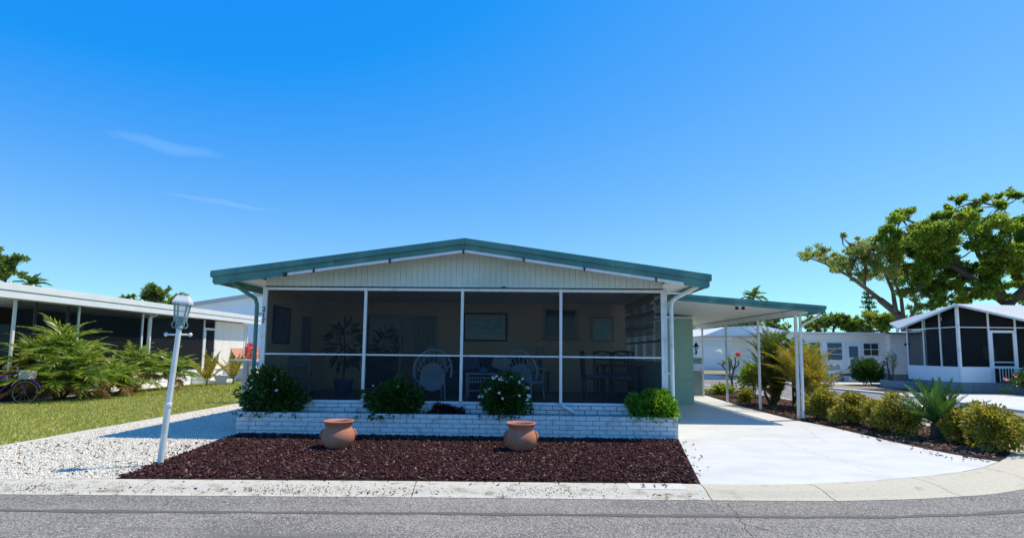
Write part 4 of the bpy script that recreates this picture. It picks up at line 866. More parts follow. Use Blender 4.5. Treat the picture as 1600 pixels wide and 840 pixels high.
shrub('croton_shrub', 'small lime plant at the foot of the rear carport posts', 'plant', (7.7, 20.6, .2), (.45, .35, .25), 900, .11, 'treeyel', .0, 10)
shrub('low_shrub', 'low shaded shrub under the dark palm beside the driveway', 'shrub', (7.4, 17.6, .2), (.3, .4, .25), 800, .09, 'hedge', .0, 10)
shrub('low_shrub', 'low shaded shrub under the golden palm next to the hedge', 'shrub', (7.75, 14.2, .3), (.35, .4, .35), 1400, .07, 'hedge', .0, 12)
# frangipani with red and white bloom
fr = thing('frangipani', 'nearly leafless grey frangipani with a red and a white bloom behind the carport', 'tree', (8.6, 21.5, 0))
mb = MB(); tips = []
def fork(p, d, l, r_, k):
    e = p+d*l; mb.tube([p, p.lerp(e, .5)+Vector((0, 0, .03)), e], [r_, r_*.85, r_*.75], 6)
    if k == 0: tips.append(e); return
    for q in range(2+(k > 1)):
        nd = (d+Vector((random.uniform(-.8, .8), random.uniform(-.8, .8), random.uniform(.0, .5)))).normalized(); fork(e, nd, l*.75, r_*.75, k-1)
fork(Vector((8.6, 21.5, 0)), Vector((-.1, 0, 1)), .55, .06, 3); mb.build('branches', 'barkpale', fr)
for i, (p, pm) in enumerate((((8.75, 21.3, 1.62), 'redpetal'), ((8.02, 21.4, 1.72), 'petal'))):
    P_, D_ = cloud(p, (.09, .09, .07), 160); leafobj('bloom', P_, rng.normal(size=P_.shape), .055, pm, fr, .9)
if tips:
    tp = np.array([list(x) for x in tips]); P_ = tp[rng.integers(0, len(tp), 60)]+rng.normal(size=(60, 3))*.05; leafobj('leaves', P_, rng.normal(size=(60, 3))+np.array([0, 0, .3]), .14, 'tree', fr, .4)
# ------------------------------------------------------------------ left neighbour
LX = -15.0
lh = thing('neighbour_house', 'long low white house with flat roof and dark screened porch at the left', 'house', (-17, 20, 0))
BX('roof', 'whiteroof', lh, -22, -14.55, 9, 29.6, 3.06, 3.34, bevel=.01)
BX('fascia', 'whiteroof', lh, -14.548, -14.50, 9, 29.62, 3.20, 3.40, bevel=.005); BX('fascia_lower', 'whiteroof', lh, -14.548, -14.515, 9, 29.6, 2.98, 3.16, bevel=.005)
BX('fascia_groove', 'greymetal', lh, -14.547, -14.53, 9, 29.6, 3.161, 3.199)
BX('floor_slab', 'whitewall', lh, -22, LX-.02, 9, 29.3, 0, .55)
for k in range(3): BX('skirt_board', 'whitewall', lh, LX-.018, LX+.02, 17.5, 24.9, .02+k*.2, .205+k*.2, bevel=.004)
BX('skirt_board', 'brown', lh, LX-.018, LX+.015, 9, 17.49, .02, .62)  # white skirting coloured dark brown here, standing in for shade behind the palms
for y in (12.2, 14.9, 17.1, 20.05, 20.5, 24.0): BX('post', 'white', lh, LX-.03, LX+.03, y-.035, y+.035, .62, 2.98)
BX('porch_rail', 'white', lh, LX-.02, LX+.02, 20.54, 23.96, .62, .66)
for a, b, z0, m_ in ((14.94, 17.06, .64, 'darkscreen'), (17.14, 20.0, .64, 'darkscreen'), (20.54, 23.96, .66, 'greyscreen')): BX('screen', m_, lh, LX-.003, LX, a, b, z0, 2.97)
MB().tube([(LX+.42, 20.28, 2.98), (LX+.36, 20.28, 2.92), (LX+.14, 20.28, 2.84), (LX+.1, 20.28, 2.74), (LX+.1, 20.28, .5)], .045, 8).build('downspout', 'white', lh, smooth=True)
# interior walls and clutter seen through the screens
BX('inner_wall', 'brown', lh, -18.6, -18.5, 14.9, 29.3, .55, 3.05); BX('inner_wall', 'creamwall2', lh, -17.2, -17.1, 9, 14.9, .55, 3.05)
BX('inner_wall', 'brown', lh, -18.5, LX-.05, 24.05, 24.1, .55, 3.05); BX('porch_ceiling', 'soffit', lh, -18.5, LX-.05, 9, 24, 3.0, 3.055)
BX('inner_window', 'glassblue', lh, -18.48, -18.46, 17.3, 19.2, 1.3, 2.4); BX('inner_rail', 'white', lh, -15.2, -15.16, 15.8, 17.0, 2.15, 2.25); BX('inner_post', 'greymetal', lh, -15.2, -15.15, 15.7, 15.78, .6, 3.0); BX('inner_post', 'greymetal', lh, -15.2, -15.15, 16.85, 16.93, .6, 3.0)
BX('inner_cabinet', 'greymetal', lh, -18.2, -17.8, 19.4, 20.6, 2.2, 2.5)
BX('half_wall', 'greystone', lh, -17.9, -17.8, 20.5, 23.9, .56, 1.9)
for y in (13.2, 14.3): MB().prismx([(y+.28*math.cos(a), 2.35+.5*math.sin(a)) for a in np.linspace(0, 2*math.pi, 17)[:-1]], -17.09, -17.05).build('oval_mirror', 'glass', lh)
# screen door
sdr = BX('screen_door', 'greyscreen', lh, LX+.0, LX+.004, 24.16, 24.84, .70, 2.50)
for y0, y1, z0, z1 in ((24.05, 24.16, .6, 2.6), (24.84, 24.95, .6, 2.97), (24.16, 24.84, 2.50, 2.6), (24.16, 24.84, .60, .70), (24.16, 24.84, 1.02, 1.12)): BX('door_frame', 'white', sdr, LX-.02, LX+.03, y0, y1, z0, z1)
BX('screen', 'darkscreen', lh, LX-.002, LX, 24.06, 24.84, 2.61, 2.97); BX('handle', 'chrome', sdr, LX+.031, LX+.06, 24.2, 24.25, 1.5, 1.56)
for k in range(4):
    y0 = 24.96+k*.64; BX('wall_panel', 'creamwall2', lh, LX-.05, LX+.01, y0, y0+.63, .0, 2.975, bevel=.003)
BX('corner_trim', 'whitewall', lh, LX-.05, LX+.04, 27.53, 27.62, 0, 2.975); BX('end_wall', 'whitewall', lh, -22, LX-.06, 27.5, 27.58, 0, 3.05)
BX('corner_downspout', 'white', lh, LX+.05, LX+.12, 27.64, 27.71, .2, 2.9)
for y in (13.6, 14.4, 15.1, 19.0): MB().lathe([(.04, 0), (.05, .03), (.02, .07)], (-14.7, y, 3.342+.055), 8).build('roof_vent', 'greymetal', lh)
stp = thing('porch_steps', 'white wooden porch steps below the screen door of the left house', 'steps', (-14.6, 24.2, 0))
for k in range(3): BX('tread', 'whitewall', stp, LX+.03, LX+1.15-k*.35, 23.3, 25.0, .02+k*.19, .19+k*.19, bevel=.006)
# patio chairs
def schair(loc, rzz, label):
    t = thing('patio_chair', label, 'chair', (0, 0, 0), 'coral sling patio chairs')
    for s in (-1, 1):
        MB().tube([(s*.27, -.28, 0), (s*.28, -.26, .38), (s*.28, .18, .42), (s*.27, .42, 1.0)], .014, 6).build('side_frame', 'black', t)
        MB().tube([(s*.28, -.25, .40), (s*.30, -.22, .62), (s*.30, .22, .64)], .014, 6).build('arm', 'black', t); MB().tube([(s*.28, .2, .42), (s*.27, .38, 0)], .013, 6).build('leg', 'black', t)
    MB().obox((0, -.04, .41), (.53, .46, .02), (R(5), 0, 0)).build('seat', 'pink', t); MB().obox((0, .31, .72), (.53, .02, .60), (R(-22), 0, 0)).build('backrest', 'pink', t)
    t.location = loc; t.rotation_euler = (0, 0, rzz); return t
PZ = .42
BXo = BX('terrace', 'concrete', None, -15, -13.0, 25.0, 29, 0, .66); BXo['kind'] = 'structure'
c1 = schair((-14.5, 26.3, .66), R(50), 'coral sling patio chair, the left of the pair against the white wall')
c2 = copy_tree(c1); c2.location = (-13.9, 26.6, .66); c2.rotation_euler = (0, 0, R(35)); c2['label'] = 'coral sling patio chair, the middle one beside the white wall'
c3 = copy_tree(c1); c3.location = (-13.45, 25.9, .66); c3.rotation_euler = (0, 0, R(150)); c3['label'] = 'coral sling patio chair turned away beside the red flowers'
rf = thing('flower_pot', 'red flowers in a small pot beside the patio chairs', 'flower pot', (-13.35, 25.2, .66))
MB().lathe([(.12, 0), (.17, .28)], (-13.35, 25.2, .66), 14).build('pot', 'greymetal', rf); P_, D_ = cloud((-13.35, 25.2, 1.5), (.22, .22, .38), 260); leafobj('blooms', P_, D_, .12, 'redpetal', rf, .8)
MB().tube([(-13.35, 25.2, .8), (-13.35, 25.2, 1.5)], .02).build('stem', 'bark', rf)
rp_ = thing('flat_post', 'short grey post with a flat cap at the lawn edge left of the home', 'post', (-8.2, 15.25, 0))
BX('post', 'greymetal', rp_, -8.26, -8.14, 15.2, 15.3, 0, 1.26); BX('cap', 'white', rp_, -8.6, -7.9, 15.1, 15.4, 1.26, 1.30); BX('second_leg', 'greymetal', rp_, -7.98, -7.92, 15.22, 15.28, 0, 1.26)
tbv = thing('white_planter', 'white curved planter pot between the young palms', 'planter', (-13.3, 22.6, 0))
MB().lathe([(.20, .02), (.26, .08), (.20, .2), (.30, .38), (.34, .46), (.30, .46), (.18, .25)], (-13.4, 22.9, .0), 20).build('bowl', 'whitewall', tbv, smooth=True)
# bicycle
bk = thing('bicycle', 'purple bicycle parked under the largest palm', 'bicycle', (0, 0, 0))
for x in (-.52, .52):
    tyre = MB().tube([(x+.33*math.cos(a), 0, .34+.33*math.sin(a)) for a in np.linspace(0, 2*math.pi, 29)[:-1]], .02, 6, True).build('wheel', 'rubber', bk)
    MB().tube([(x+.30*math.cos(a), 0, .34+.30*math.sin(a)) for a in np.linspace(0, 2*math.pi, 29)[:-1]], .008, 5, True).build('rim', 'chrome', tyre)
    for k in range(12): a = k*math.pi/6; MB().tube([(x, 0, .34), (x+.3*math.cos(a), 0, .34+.3*math.sin(a))], .002, 3).build('spoke', 'chrome', tyre)
    MB().tube([(x+.375*math.cos(a), 0, .34+.375*math.sin(a)) for a in np.linspace(.3, 2.7, 12)], .022, 6).build('mudguard', 'purple', bk)
for a, b in (((-.52, 0, .34), (-.16, 0, .30)), ((-.52, 0, .34), (-.26, 0, .78)), ((-.16, 0, .30), (-.30, 0, .86)), ((-.16, 0, .30), (.33, 0, .78)), ((-.27, 0, .74), (.32, 0, .86)), ((.31, 0, .98), (.52, 0, .34))): MB().tube([a, b], .017, 8).build('frame_tube', 'purple', bk)
MB().tube([(.30, 0, .96), (.27, 0, 1.04), (.24, .24, 1.06), (.12, .30, 1.02)], .012).build('handlebar', 'chrome', bk); MB().tube([(.27, 0, 1.04), (.24, -.24, 1.06), (.12, -.30, 1.02)], .012).build('handlebar', 'chrome', bk)
MB().obox((-.32, 0, .91), (.26, .15, .05)).build('saddle', 'black', bk, bevel=.02); MB().obox((.55, 0, .82), (.26, .32, .22)).build('basket', 'greymetal', bk, bevel=.01); MB().lathe([(.09, -.01), (.09, .01)], (-.16, 0, .30), 14).build('chainring', 'chrome', bk)
bk.location = (-14.4, 14.2, 0); bk.rotation_euler = (0, 0, R(12))
# blue-grey gable house behind
gh = thing('gable_house', 'pale blue-grey gabled house behind the left house', 'house', (-16, 33, 0))
MB().prismy([(-23, 0), (-9, 0), (-9, 4.0), (-15.2, 5.35), (-23, 4.12)], 33, 33.3).build('front_wall', 'bluewall', gh)
MB().prismy([(-23.3, 4.06), (-15.2, 5.34), (-8.7, 4.0), (-8.7, 4.18), (-15.2, 5.55), (-23.3, 4.25)], 32.6, 44).build('roof', 'greymetal', gh); BX('body', 'bluewall', gh, -22.9, -9.1, 33.31, 43, 0, 4.0)
# ------------------------------------------------------------------ right-hand side of the side street
fy = patch('far_yard', [(15.6, 16), (16.1, 19.8), (16.3, 23.6), (15.6, 27.5), (15.0, 31), (14.6, 60), (80, 60), (80, 8), (15.5, 8)], -.005, 'lot', .07)
patch('far_curb', [(15.15, 8), (15.5, 8), (15.6, 16), (16.1, 19.8), (16.3, 23.6), (15.6, 27.5), (15.0, 31), (14.6, 60), (14.2, 60), (14.6, 31), (15.2, 27.4), (15.9, 23.5), (15.7, 19.8), (15.2, 16)], .0, 'concrete', .1)
patch('far_driveway', [(15.65, 16.2), (16.1, 19.8), (16.3, 22.5), (19.8, 22.8), (40, 21), (40, 12), (15.6, 12)], .0, 'concrete', .04)
patch('far_path', [(15.3, 29.3), (15.1, 32.2), (17.0, 34.2), (30, 34.2), (30, 30.4), (19, 30.2)], .0, 'concrete', .04)
patch('far_mulch_bed', [(16.5, 23.6), (19.0, 24.6), (18.7, 26.5), (16.2, 25.6)], .004, 'mulchbase', .04)
h1 = thing('screened_house', 'white house with dark screened corner room and ribbed white roof at the right', 'house', (20, 24.2, 0))
cA, cL, cR = (20.0, 24.2), (19.95, 28.6), (26.5, 24.2)
def wallpt(a, b, t): return (a[0]+(b[0]-a[0])*t, a[1]+(b[1]-a[1])*t)
# left face along x=20, front face along y=24.2
BX('lower_wall', 'whitewall', h1, 19.96, 20.04, 24.24, 27.4, .45, 1.15, bevel=.004); BX('lower_wall', 'whitewall', h1, 20.0, 21.31, 24.16, 24.235, .45, 1.13, bevel=.004)
for k in range(2):
    for q in range(6): BX('skirt_block', 'greystone', h1, 19.97, 20.03, 24.26+q*.48, 24.26+q*.48+.47, .01+k*.22, .225+k*.22)
    for q in range(8): BX('skirt_block', 'greystone', h1, 20.02+q*.48, 20.02+q*.48+.47, 24.18, 24.24, .01+k*.22, .225+k*.22)
RA, RB, RC, RD, RE = [Vector(p) for p in ((19.62, 23.75, 3.99), (26.8, 23.75, 2.36), (29.5, 31, 4.65), (19.7, 27.6, 3.06), (22, 31.5, 3.6))]
def zpl(a, b, c, x, y): n_ = (b-a).cross(c-a); return a.z-(n_.x*(x-a.x)+n_.y*(y-a.y))/n_.z
def topl(y): return zpl(RA, RE, RD, 20, y)-.10
def topr(x): return zpl(RA, RB, RC, x, 24.2)-.10
for y in (24.2, 25.22, 26.26, 27.35):
    hh = topl(y); w = .06 if y == 24.2 else .03; BX('frame_post', 'white', h1, 19.97-w*.5, 20.03, y-w, y+w, .45 if y == 24.2 else 1.15, hh)
for x in (21.35, 22.55, 23.85): BX('frame_post', 'white', h1, x-.035, x+.035, 24.17, 24.235, .45, topr(x))
BX('frame_rail', 'white', h1, 19.975, 20.025, 24.26, 27.3, 2.96, 3.0); BX('frame_rail', 'white', h1, 20.05, 24.5, 24.18, 24.23, 2.94, 2.98); BX('frame_rail', 'white', h1, 20.05, 21.3, 24.18, 24.23, 1.13, 1.16)
yl = [24.26, 25.42, 26.57, 27.57, 28.52]; yl2 = [25.48, 26.63, 27.63, 28.5]
for a, b in ((24.26, 25.19), (25.25, 26.23), (26.29, 27.32)):
    BX('screen', 'greyscreen', h1, 19.995, 20.0, a, b, 1.16, 2.955); MB().prismx([(a, 3.0), (b, 3.0), (b, max(3.02, topl(b))), (a, topl(a))], 19.995, 20.0).build('upper_screen', 'darkscreen', h1)
    BX('window_mullion', 'greymetal', h1, 20.35, 20.40, (a+b)/2-.03, (a+b)/2+.03, 1.0, 2.96)
for a, b, z0 in ((20.06, 21.31, 1.16), (21.39, 22.51, 1.0), (22.59, 23.81, 1.0), (23.89, 26.5, 1.0)):
    if a != 21.39: BX('screen', 'darkscreen', h1, a, b, 24.203, 24.207, z0, 2.935)
    MB().prismy([(a, 2.985), (b, 2.985), (b, max(2.99, topr(b))), (a, topr(a))], 24.203, 24.207).build('upper_screen', 'darkscreen', h1)
d_ = BX('screen_door', 'darkscreen', h1, 21.5, 22.42, 24.203, 24.207, 1.2, 2.72)
for x0, x1, z0, z1 in ((21.39, 21.5, .45, 2.83), (22.42, 22.51, .45, 2.83), (21.5, 22.42, 2.72, 2.83), (21.5, 22.42, 1.10, 1.2), (21.5, 22.42, 1.36, 1.40)): BX('door_frame', 'white', d_, x0, x1, 24.17, 24.23, z0, z1)
for k in range(22): BX('baluster', 'white', h1, 21.55+k*.13, 21.57+k*.13, 23.98, 24.0, .5, 1.1)
BX('handrail', 'white', h1, 21.5, 24.5, 23.97, 24.01, 1.1, 1.14)
BX('room_floor', 'floor', h1, 20.05, 27, 24.25, 27.4, .0, .45)
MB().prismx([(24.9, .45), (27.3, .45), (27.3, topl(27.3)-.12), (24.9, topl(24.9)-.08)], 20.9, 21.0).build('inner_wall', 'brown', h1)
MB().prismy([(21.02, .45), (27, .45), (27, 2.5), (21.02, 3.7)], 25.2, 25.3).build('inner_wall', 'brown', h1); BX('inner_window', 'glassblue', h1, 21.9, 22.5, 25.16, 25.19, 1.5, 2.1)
A, Bp, Cc, Dd, Ee = RA, RB, RC, RD, RE
MB().add([A, Bp, Cc, Dd, Ee]+[(p[0], p[1], p[2]-.10) for p in (A, Bp, Cc, Dd, Ee)], [(0, 1, 2), (0, 2, 4, 3), (5, 7, 6), (5, 8, 9, 7), (0, 5, 6, 1), (1, 6, 7, 2), (3, 8, 5, 0), (4, 9, 8, 3), (2, 7, 9, 4)]).build('roof', 'ribroof', h1)
va, vb, vc = Vector(A), Vector(Bp), Vector(Cc); nrm_ = (vb-va).cross(vc-va).normalized()
for k in range(1, 20):
    t = k/20; MB().bar(va.lerp(vb, t)+nrm_*.004, va.lerp(vc, t)+nrm_*.004, .03, .016).build('roof_rib', 'ribroof', h1)
for k_, (ya, yb) in enumerate(((24.3, 25.19), (25.25, 26.23), (26.29, 27.3))): MB().prismx([(ya, 3.01), (yb, 3.01), (yb, max(3.03, topl(yb))), (ya, topl(ya))], 20.06, 20.08).build('added_dark_backing', 'brown', h1)  # dark sheets added behind the upper screens, hiding the lit roof underside
MB().prismy([(20.09, 2.99), (26.3, 2.99), (24.0, 2.99), (23.3, topr(23.3)-.04), (20.09, topr(20.09)-.04)][0:1]+[(23.35, 2.99), (23.3, topr(23.3)), (20.09, topr(20.09))], 24.26, 24.28).build('added_dark_backing', 'brown', h1)  # same added dark backing on the front face
BX('eave_gutter', 'white', h1, 19.63, 19.69, 27.5, 27.6, 2.90, 3.05)
BX('house_body', 'whitewall', h1, 24.6, 36, 26, 36, 0, 3.2)
# white flat-roofed house
h2 = thing('flat_roof_house', 'white flat-roofed house with blue windows behind the mailboxes', 'house', (21, 33, 0))
BX('front_wall', 'whitewall', h2, 16.2, 22.72, 33.0, 33.15, .5, 2.95); BX('bay_wall', 'whitewall', h2, 22.73, 25.5, 32.6, 33.3, .5, 2.98, bevel=.01); BX('body', 'whitewall', h2, 16.3, 25.4, 33.31, 41, 0, 2.93)
for q in range(19): BX('skirt_block', 'greystone', h2, 16.2+q*.49, 16.2+q*.49+.48, 33.02 if q < 13 else 32.65, 33.12, .0, .495)
BX('roof', 'whiteroof', h2, 16, 22.6, 32.55, 41, 2.96, 3.06); BX('roof_trim', 'black', h2, 22.5, 25.7, 32.3, 32.56, 2.99, 3.05); BX('bay_roof', 'whiteroof', h2, 22.61, 25.8, 32.57, 41, 2.985, 3.07)
MB().prismy([(15.4, 2.9), (19.0, 3.07), (16.5, 3.62), (14, 3.5), (12.5, 2.9)], 36, 44).build('rear_roof', 'whiteroof', h2)
def win(x0, x1, z0, z1, rows, cols, mt='glassblue', y=33.0):
    w = BX('window', mt, h2, x0, x1, y-.03, y-.005, z0, z1)
    for a in ((x0-.05, x0, z0-.05, z1+.05), (x1, x1+.05, z0-.05, z1+.05), (x0, x1, z0-.05, z0), (x0, x1, z1, z1+.05)): BX('window_frame', 'white', w, a[0], a[1], y-.05, y-.004, a[2], a[3])
    for k in range(1, rows): z = z0+(z1-z0)*k/rows; BX('glazing_bar', 'white', w, x0, x1, y-.045, y-.031, z-.02, z+.02)
    for k in range(1, cols): x = x0+(x1-x0)*k/cols; BX('glazing_bar', 'white', w, x-.015, x+.015, y-.043, y-.0305, z0, z1)
win(17.2, 17.75, 1.35, 2.35, 2, 1, 'glass'); win(18.0, 18.65, 1.25, 2.4, 3, 1, 'glass'); win(19.1, 20.0, 1.35, 2.4, 3, 1); win(21.35, 22.25, 1.65, 2.38, 2, 2, 'glass'); win(25.1, 25.3, 1.3, 2.4, 2, 1, 'glass', 32.6)
dd = BX('door', 'whitewall', h2, 20.3, 21.1, 32.94, 32.995, .5, 2.35, bevel=.004); BX('door_glass', 'glassblue', dd, 20.42, 20.98, 32.925, 32.938, 1.5, 2.2); BX('door_glass', 'glassblue', dd, 20.48, 20.98, 32.925, 32.938, .65, 1.38)
BX('door_trim', 'white', dd, 20.2, 20.298, 32.95, 32.998, .5, 2.42); BX('door_trim', 'white', dd, 21.102, 21.2, 32.95, 32.998, .5, 2.42); MB().lathe([(.03, 0), (.03, .01)], (0, 0, 0), 10)
BX('wall_plaque', 'black', h2, 23.6, 23.95, 32.57, 32.598, 2.28, 2.40)
BX('door_step', 'concrete', h2, 20.0, 21.5, 32.3, 32.9, 0, .35)
MB().tube([(20.95, 32.3, 0), (20.95, 32.3, 1.0), (20.6, 32.7, 1.25)], .03).build('handrail', 'white', h2)
# twin mailbox
mbx = thing('mailbox', 'grey twin mailbox on double posts across the side street', 'mailbox', (17.1, 29.2, 0))
BX('cradle', 'greymetal', mbx, 16.72, 17.5, 29.0, 29.4, .84, .88)
for x in (16.92, 17.28): MB().prismy([(x-.15, .885), (x+.15, .885), (x+.15, 1.0)]+[(x+.15*math.cos(a), 1.0+.13*math.sin(a)) for a in np.linspace(.3, 2.84, 6)]+[(x-.15, 1.0)], 28.95, 29.4).build('box', 'greymetal', mbx)
for x in (16.98, 17.2): BX('post', 'white', mbx, x-.025, x+.025, 29.15, 29.2, 0, .84)
MB().prismy([(17.08+.15*math.cos(a), .72+.08*math.sin(a)) for a in np.linspace(0, 6.28, 11)[:-1]], 28.95, 29.3).build('newspaper_tube', 'whitewall', mbx)
shrub('round_bush', 'dark clipped ball-shaped bush across the side street', 'bush', (18.95, 29.0, .72), (.82, .78, .74), 14000, .09, 'shrub', .0, 60, spread=.40)
shrub('hibiscus_bush', 'dark green bush with coral blooms in front of the screened house', 'bush', (22.4, 22.6, .62), (1.9, .8, .72), 9000, .11, 'shrub', .0, 34, 16, 'redpetal', .13, spread=.4)
shrub('bare_shrub', 'pale nearly leafless shrub at the left corner of the screened house', 'shrub', (20.6, 29.6, 1.2), (.45, .3, .75), 420, .08, 'oakpale', .0, 12)
BX0 = thing('block_planter', 'low grey block planter at the corner of the screened house', 'planter', (19.6, 26.9, 0))
for k in range(2):
    for q in range(4): BX('block', 'greystone', BX0, 19.0+q*.23, 19.22+q*.23, 26.3, 26.5, .0+k*.19, .185+k*.19)
BX('soil', 'soil', BX0, 19.02, 19.9, 26.5, 28, 0, .3); BX('side_block', 'greystone', BX0, 18.9, 18.998, 26.3, 28, 0, .37)
for i, (x, y) in enumerate(((18.6, 24.6), (19.4, 23.4))): pass
# pale blue house seen through the carport
h3 = thing('far_blue_house', 'pale blue-grey gabled house seen between the rear carport posts', 'house', (21, 55, 0))
BX('front_wall', 'bluewall', h3, 17.0, 27, 55, 55.3, 0, 3.1); MB().prismy([(16.2, 3.1), (27.5, 3.1), (24.5, 4.6), (18.8, 4.3)], 54.6, 62).build('roof', 'whiteroof', h3)
for x in (24.1,):
    w = BX('window', 'glass', h3, x, x+1.2, 54.96, 54.99, 1.0, 2.1); BX('window_frame', 'white', w, x-.12, x, 54.93, 54.995, .9, 2.2); BX('window_frame', 'white', w, x+1.2, x+1.32, 54.93, 54.995, .9, 2.2)
BX('garage_door', 'whitewall', h3, 18.2, 21.4, 54.95, 54.995, .05, 2.4); BX('body', 'bluewall', h3, 17.1, 26.9, 55.31, 62, 0, 3.05)
patch('far_yard_path', [(9.6, 36), (9.6, 52), (15.0, 52), (15.0, 36)], -.05, 'concrete', .02)
# ------------------------------------------------------------------ trees
def limb(mb, pts, r0, r1, n=8): k = len(pts); mb.tube(pts, [r0+(r1-r0)*i/(k-1) for i in range(k)], n)
def tree(label, cat_name, base, limbs, clumps, leaf, nleaf, lsize, bark='bark', shell=.9):
    """limbs: list of (points, r0, r1); clumps: list of (x, y, z, r)"""
    t = thing(cat_name, label, 'tree', base); mb = MB()
    for pts, a, b in limbs: limb(mb, pts, a, b)
    ends = [Vector(p) for pts, _, _ in limbs for p in pts[1:]]; tw = MB()
    for (x, y, z, r_) in clumps:
        c = Vector((x, y, z)); e = min(ends, key=lambda q: (q-c).length); mid = e.lerp(c, .5)+Vector((random.uniform(-.3, .3), random.uniform(-.3, .3), -.1*r_)); limb(mb, [e, mid, c], .05*r_**.5+.03, .02, 6)
        for k in range(6):
            d = Vector((random.gauss(0, 1), random.gauss(0, 1), random.gauss(.3, .8))).normalized(); limb(tw, [c, c+d*r_*.55+Vector((0, 0, .1)), c+d*r_*1.0], .035, .01, 4)
    mb.build('trunk', bark, t, smooth=True); tw.build('twigs', bark, t)['kind'] = 'stuff'
    vol = np.array([c[3]**2.2 for c in clumps]); ns = (vol/vol.sum()*nleaf).astype(int); Pa, Da = [], []
    for (x, y, z, r_), n_ in zip(clumps, ns):
        sub = max(5, int(8+r_*3)); 
        for q in range(sub):
            d = rng.normal(size=3); d /= np.linalg.norm(d); cc = np.array([x, y, z])+d*r_*rng.uniform(.2, 1.45)*np.array([1, 1, .8])
            P_, D_ = cloud(cc, np.array([1, 1, .7])*r_*rng.uniform(.26, .55), max(6, n_//sub), shell); Pa.append(P_); Da.append(rng.normal(size=P_.shape)+np.array([0, 0, .2]))
    nn = np.concatenate(Pa); leafobj('crown', nn, np.concatenate(Da), lsize, leaf, t, .6, nrm=np.tile([0, 0, 1.], (len(nn), 1))); return t
# SPREADING OAKS
def q3(x, y, Y):     # metres from a bearing noted on the survey sketch
    r_ = dirpx(x, y); return Vector((r_.x*Y/r_.y, Y, 1.59+r_.z*Y/r_.y))
def lm(pts, Y, a, b, jy=1.0):
    out = []
    for i, (x, y) in enumerate(pts): out.append(q3(x, y, Y+random.uniform(-jy, jy)*(i > 0)))
    return (out, a, b)
def cl(lst, Y, spread=3.0, f=1.0): 
    out = []
    for x, y, r_ in lst: p = q3(x, y, Y+random.uniform(-spread, spread)); out.append((p.x, p.y, p.z, r_/800*Y*f))
    return out
YO = 44
tree('large spreading oak with dense bright crown rising behind the screened house', 'oak_tree', tuple(q3(1575, 572, YO)),
     [lm([(1575, 572), (1577, 500), (1575, 472)], YO, .52, .40), lm([(1575, 475), (1548, 455), (1515, 432), (1480, 412)], YO, .38, .16), lm([(1575, 475), (1600, 452), (1625, 410), (1660, 380)], YO, .38, .15),
      lm([(1570, 470), (1556, 435), (1530, 400), (1512, 360), (1514, 318)], YO, .3, .06), lm([(1515, 432), (1470, 392), (1440, 352), (1408, 340)], YO, .24, .05), lm([(1556, 435), (1575, 390), (1585, 340)], YO, .2, .07), lm([(1548, 455), (1500, 450), (1460, 440), (1430, 450)], YO, .25, .08), lm([(1514, 318), (1535, 316), (1562, 322)], YO, .08, .03)],
     cl([(1408, 337, 13), (1384, 362, 9), (1402, 368, 22), (1432, 358, 24), (1420, 392, 27), (1452, 372, 28), (1482, 352, 26), (1500, 312, 10), (1484, 330, 12), (1522, 322, 10), (1510, 348, 20), (1542, 342, 18), (1562, 322, 9), (1592, 308, 12), (1575, 356, 22), (1532, 380, 30), (1570, 395, 30), (1602, 370, 26), (1482, 398, 30), (1452, 420, 26), (1500, 438, 18), (1548, 425, 22), (1592, 420, 20), (1462, 446, 16), (1432, 436, 16), (1640, 345, 36), (1655, 400, 36), (1622, 445, 24), (1515, 462, 12), (1475, 470, 10), (1445, 462, 13), (1488, 452, 16), (1530, 455, 14), (1415, 420, 14), (1460, 475, 10), (1500, 470, 12), (1555, 455, 16), (1600, 450, 18), (1620, 470, 16), (1540, 310, 7), (1560, 308, 6), (1420, 330, 8), (1576, 300, 6)], YO),
     'oak', 120000, .22)
tree('thinner half-bare oak leaning left beyond the flat-roofed house', 'oak_tree', tuple(q3(1422, 572, 46)),
     [lm([(1422, 572), (1415, 510), (1400, 488), (1375, 468)], 46, .42, .26), lm([(1375, 468), (1350, 448), (1325, 430), (1290, 412), (1262, 402)], 46, .2, .04), lm([(1400, 488), (1395, 455), (1382, 425), (1372, 400)], 46, .2, .05), lm([(1412, 500), (1408, 465), (1398, 440), (1405, 410)], 46, .17, .05), lm([(1415, 510), (1432, 480), (1425, 450), (1440, 430)], 46, .17, .05), lm([(1325, 430), (1338, 402), (1326, 380), (1316, 370)], 46, .13, .03), lm([(1350, 448), (1352, 415), (1348, 392)], 46, .16, .05)],
     cl([(1264, 402, 9), (1280, 396, 9), (1298, 408, 9), (1290, 390, 5), (1328, 405, 14), (1345, 386, 10), (1350, 402, 15), (1370, 398, 16), (1384, 418, 15), (1400, 432, 14), (1358, 424, 12), (1318, 418, 8), (1316, 368, 5), (1326, 392, 7), (1380, 384, 12), (1412, 455, 12), (1432, 478, 10), (1340, 428, 8), (1305, 422, 6), (1425, 500, 9)], 46, 2.5, 1.35),
     'oakpale', 26000, .17, 'barkpale')
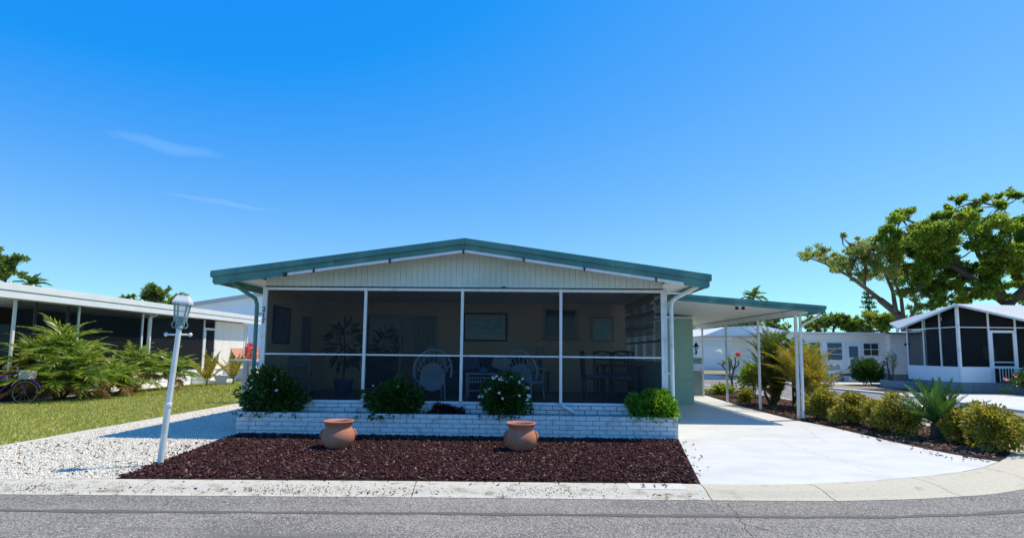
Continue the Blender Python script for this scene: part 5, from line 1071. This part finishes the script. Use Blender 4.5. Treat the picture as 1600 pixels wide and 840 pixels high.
# treeline behind: each crown on its own trunk
def simple_tree(label, x, y, Y, rpx, leaf='tree', n=3000, name='broadleaf_tree', ls=.3):
    b = q3(x, y, Y); r_ = rpx/800*Y; top = b.z; base = (b.x, Y, 0)
    cs_ = [(b.x+random.uniform(-.7, .7)*r_, Y+random.uniform(-.7, .7)*r_, b.z+random.uniform(-.55, .45)*r_, r_*random.uniform(.35, .55)) for _ in range(9)]
    tree(label, name, base, [([Vector(base), Vector((b.x, Y, b.z*.5)), Vector((b.x+.1*r_, Y, b.z*.85))], .25, .12)], cs_, leaf, n, ls)
for (x, y, Y, rp, leaf, lb) in ((8, 415, 48, 26, 'tree', 'leafy tree above the left end of the white flat roof'), (240, 462, 62, 22, 'tree', 'dark treetop above the flat roof left of the lamp post'), (275, 468, 60, 16, 'treeyel', 'small treetop right behind the lamp post lantern'), (200, 468, 66, 12, 'tree', 'small treetop peeking over the flat roof'),
    (1300, 503, 60, 18, 'tree', 'round treetop above the flat-roofed house beside the carport corner'), (1330, 508, 62, 14, 'tree', 'dark treetop in the middle behind the flat-roofed house'), (1375, 505, 56, 20, 'treeyel', 'yellow-green treetop under the leaning oak'), (1275, 505, 64, 16, 'tree', 'treetop just right of the carport fascia'),
    (1345, 518, 70, 12, 'treeyel', 'low yellow-green tree behind the flat-roofed house'), (1400, 500, 66, 14, 'treeyel', 'yellow-green treetop left of the screened house roof'),
    (1108, 512, 84, 18, 'treeyel', 'yellow-green tree over the far blue house, seen left of the carport rear post'), (1138, 509, 86, 18, 'treeyel', 'yellow-green tree over the far blue house, seen between carport posts'), (1170, 507, 86, 18, 'tree', 'dark tree beyond the second carport post'), (1210, 508, 84, 20, 'tree', 'dark tree behind the golden palm'), (1085, 514, 88, 18, 'tree', 'tree at the shed corner beyond the far blue house'), (1500, 540, 70, 20, 'tree', 'dark tree hidden behind the screened house')):
    simple_tree(lb, x, y, Y, rp, leaf)
# columnar araucaria and distant fan palms
ap = q3(1357, 455, 60); at_ = thing('norfolk_pine', 'thin dark columnar pine left of the leaning oak trunk', 'pine', (ap.x, 60, 0))
MB().tube([(ap.x, 60, 0), (ap.x, 60, ap.z)], [.2, .04], 6).build('trunk', 'bark', at_)
Pa, Da = [], []
for k in range(13):
    z = ap.z-.3-k*.55; 
    for j in range(5):
        a = j*1.257+k*.4; l = .5+.07*k; n_ = 22; t = rng.uniform(.1, 1, n_); Pa.append(np.stack([ap.x+math.cos(a)*l*t, 60+math.sin(a)*l*t, z+.15*t+rng.normal(size=n_)*.05], 1)); Da.append(rng.normal(size=(n_, 3))+np.array([math.cos(a), math.sin(a), .3]))
leafobj('foliage', np.concatenate(Pa), np.concatenate(Da), .3, 'shrub', at_, .4)
FF = [frondmesh(1.6, .5, 20, .6, .09, 'tree', s, droop=.5) for s in (41, 42)]
for (x, y, Y, lb) in ((50, 437, 55, 'small distant palm top above the left flat roof'), (1177, 457, 60, 'distant palm top rising above the carport roof')):
    p = q3(x, y, Y); palm('distant_palm', lb, 'palm', (p.x, Y, 0), [(0, 0, p.z-.6)], FF, 14, None, (-20, 70), 1.0, tr=.14)
# people-free street: a far wooden fence line is hidden; horizon greenery closes the view
P_ = []; 
k = 26000; ang = rng.uniform(-1.1, 1.1, k); rad = rng.uniform(170, 185, k); P_ = np.stack([np.sin(ang)*rad, np.cos(ang)*rad, rng.uniform(0, 1, k)**.8*(4.2+1.6*np.sin(ang*23)+1.1*np.sin(ang*61))], 1)
o = leafobj('distant_woods', P_, rng.normal(size=(k, 3)), 2.2, 'tree', None, .7); o['kind'] = 'stuff'
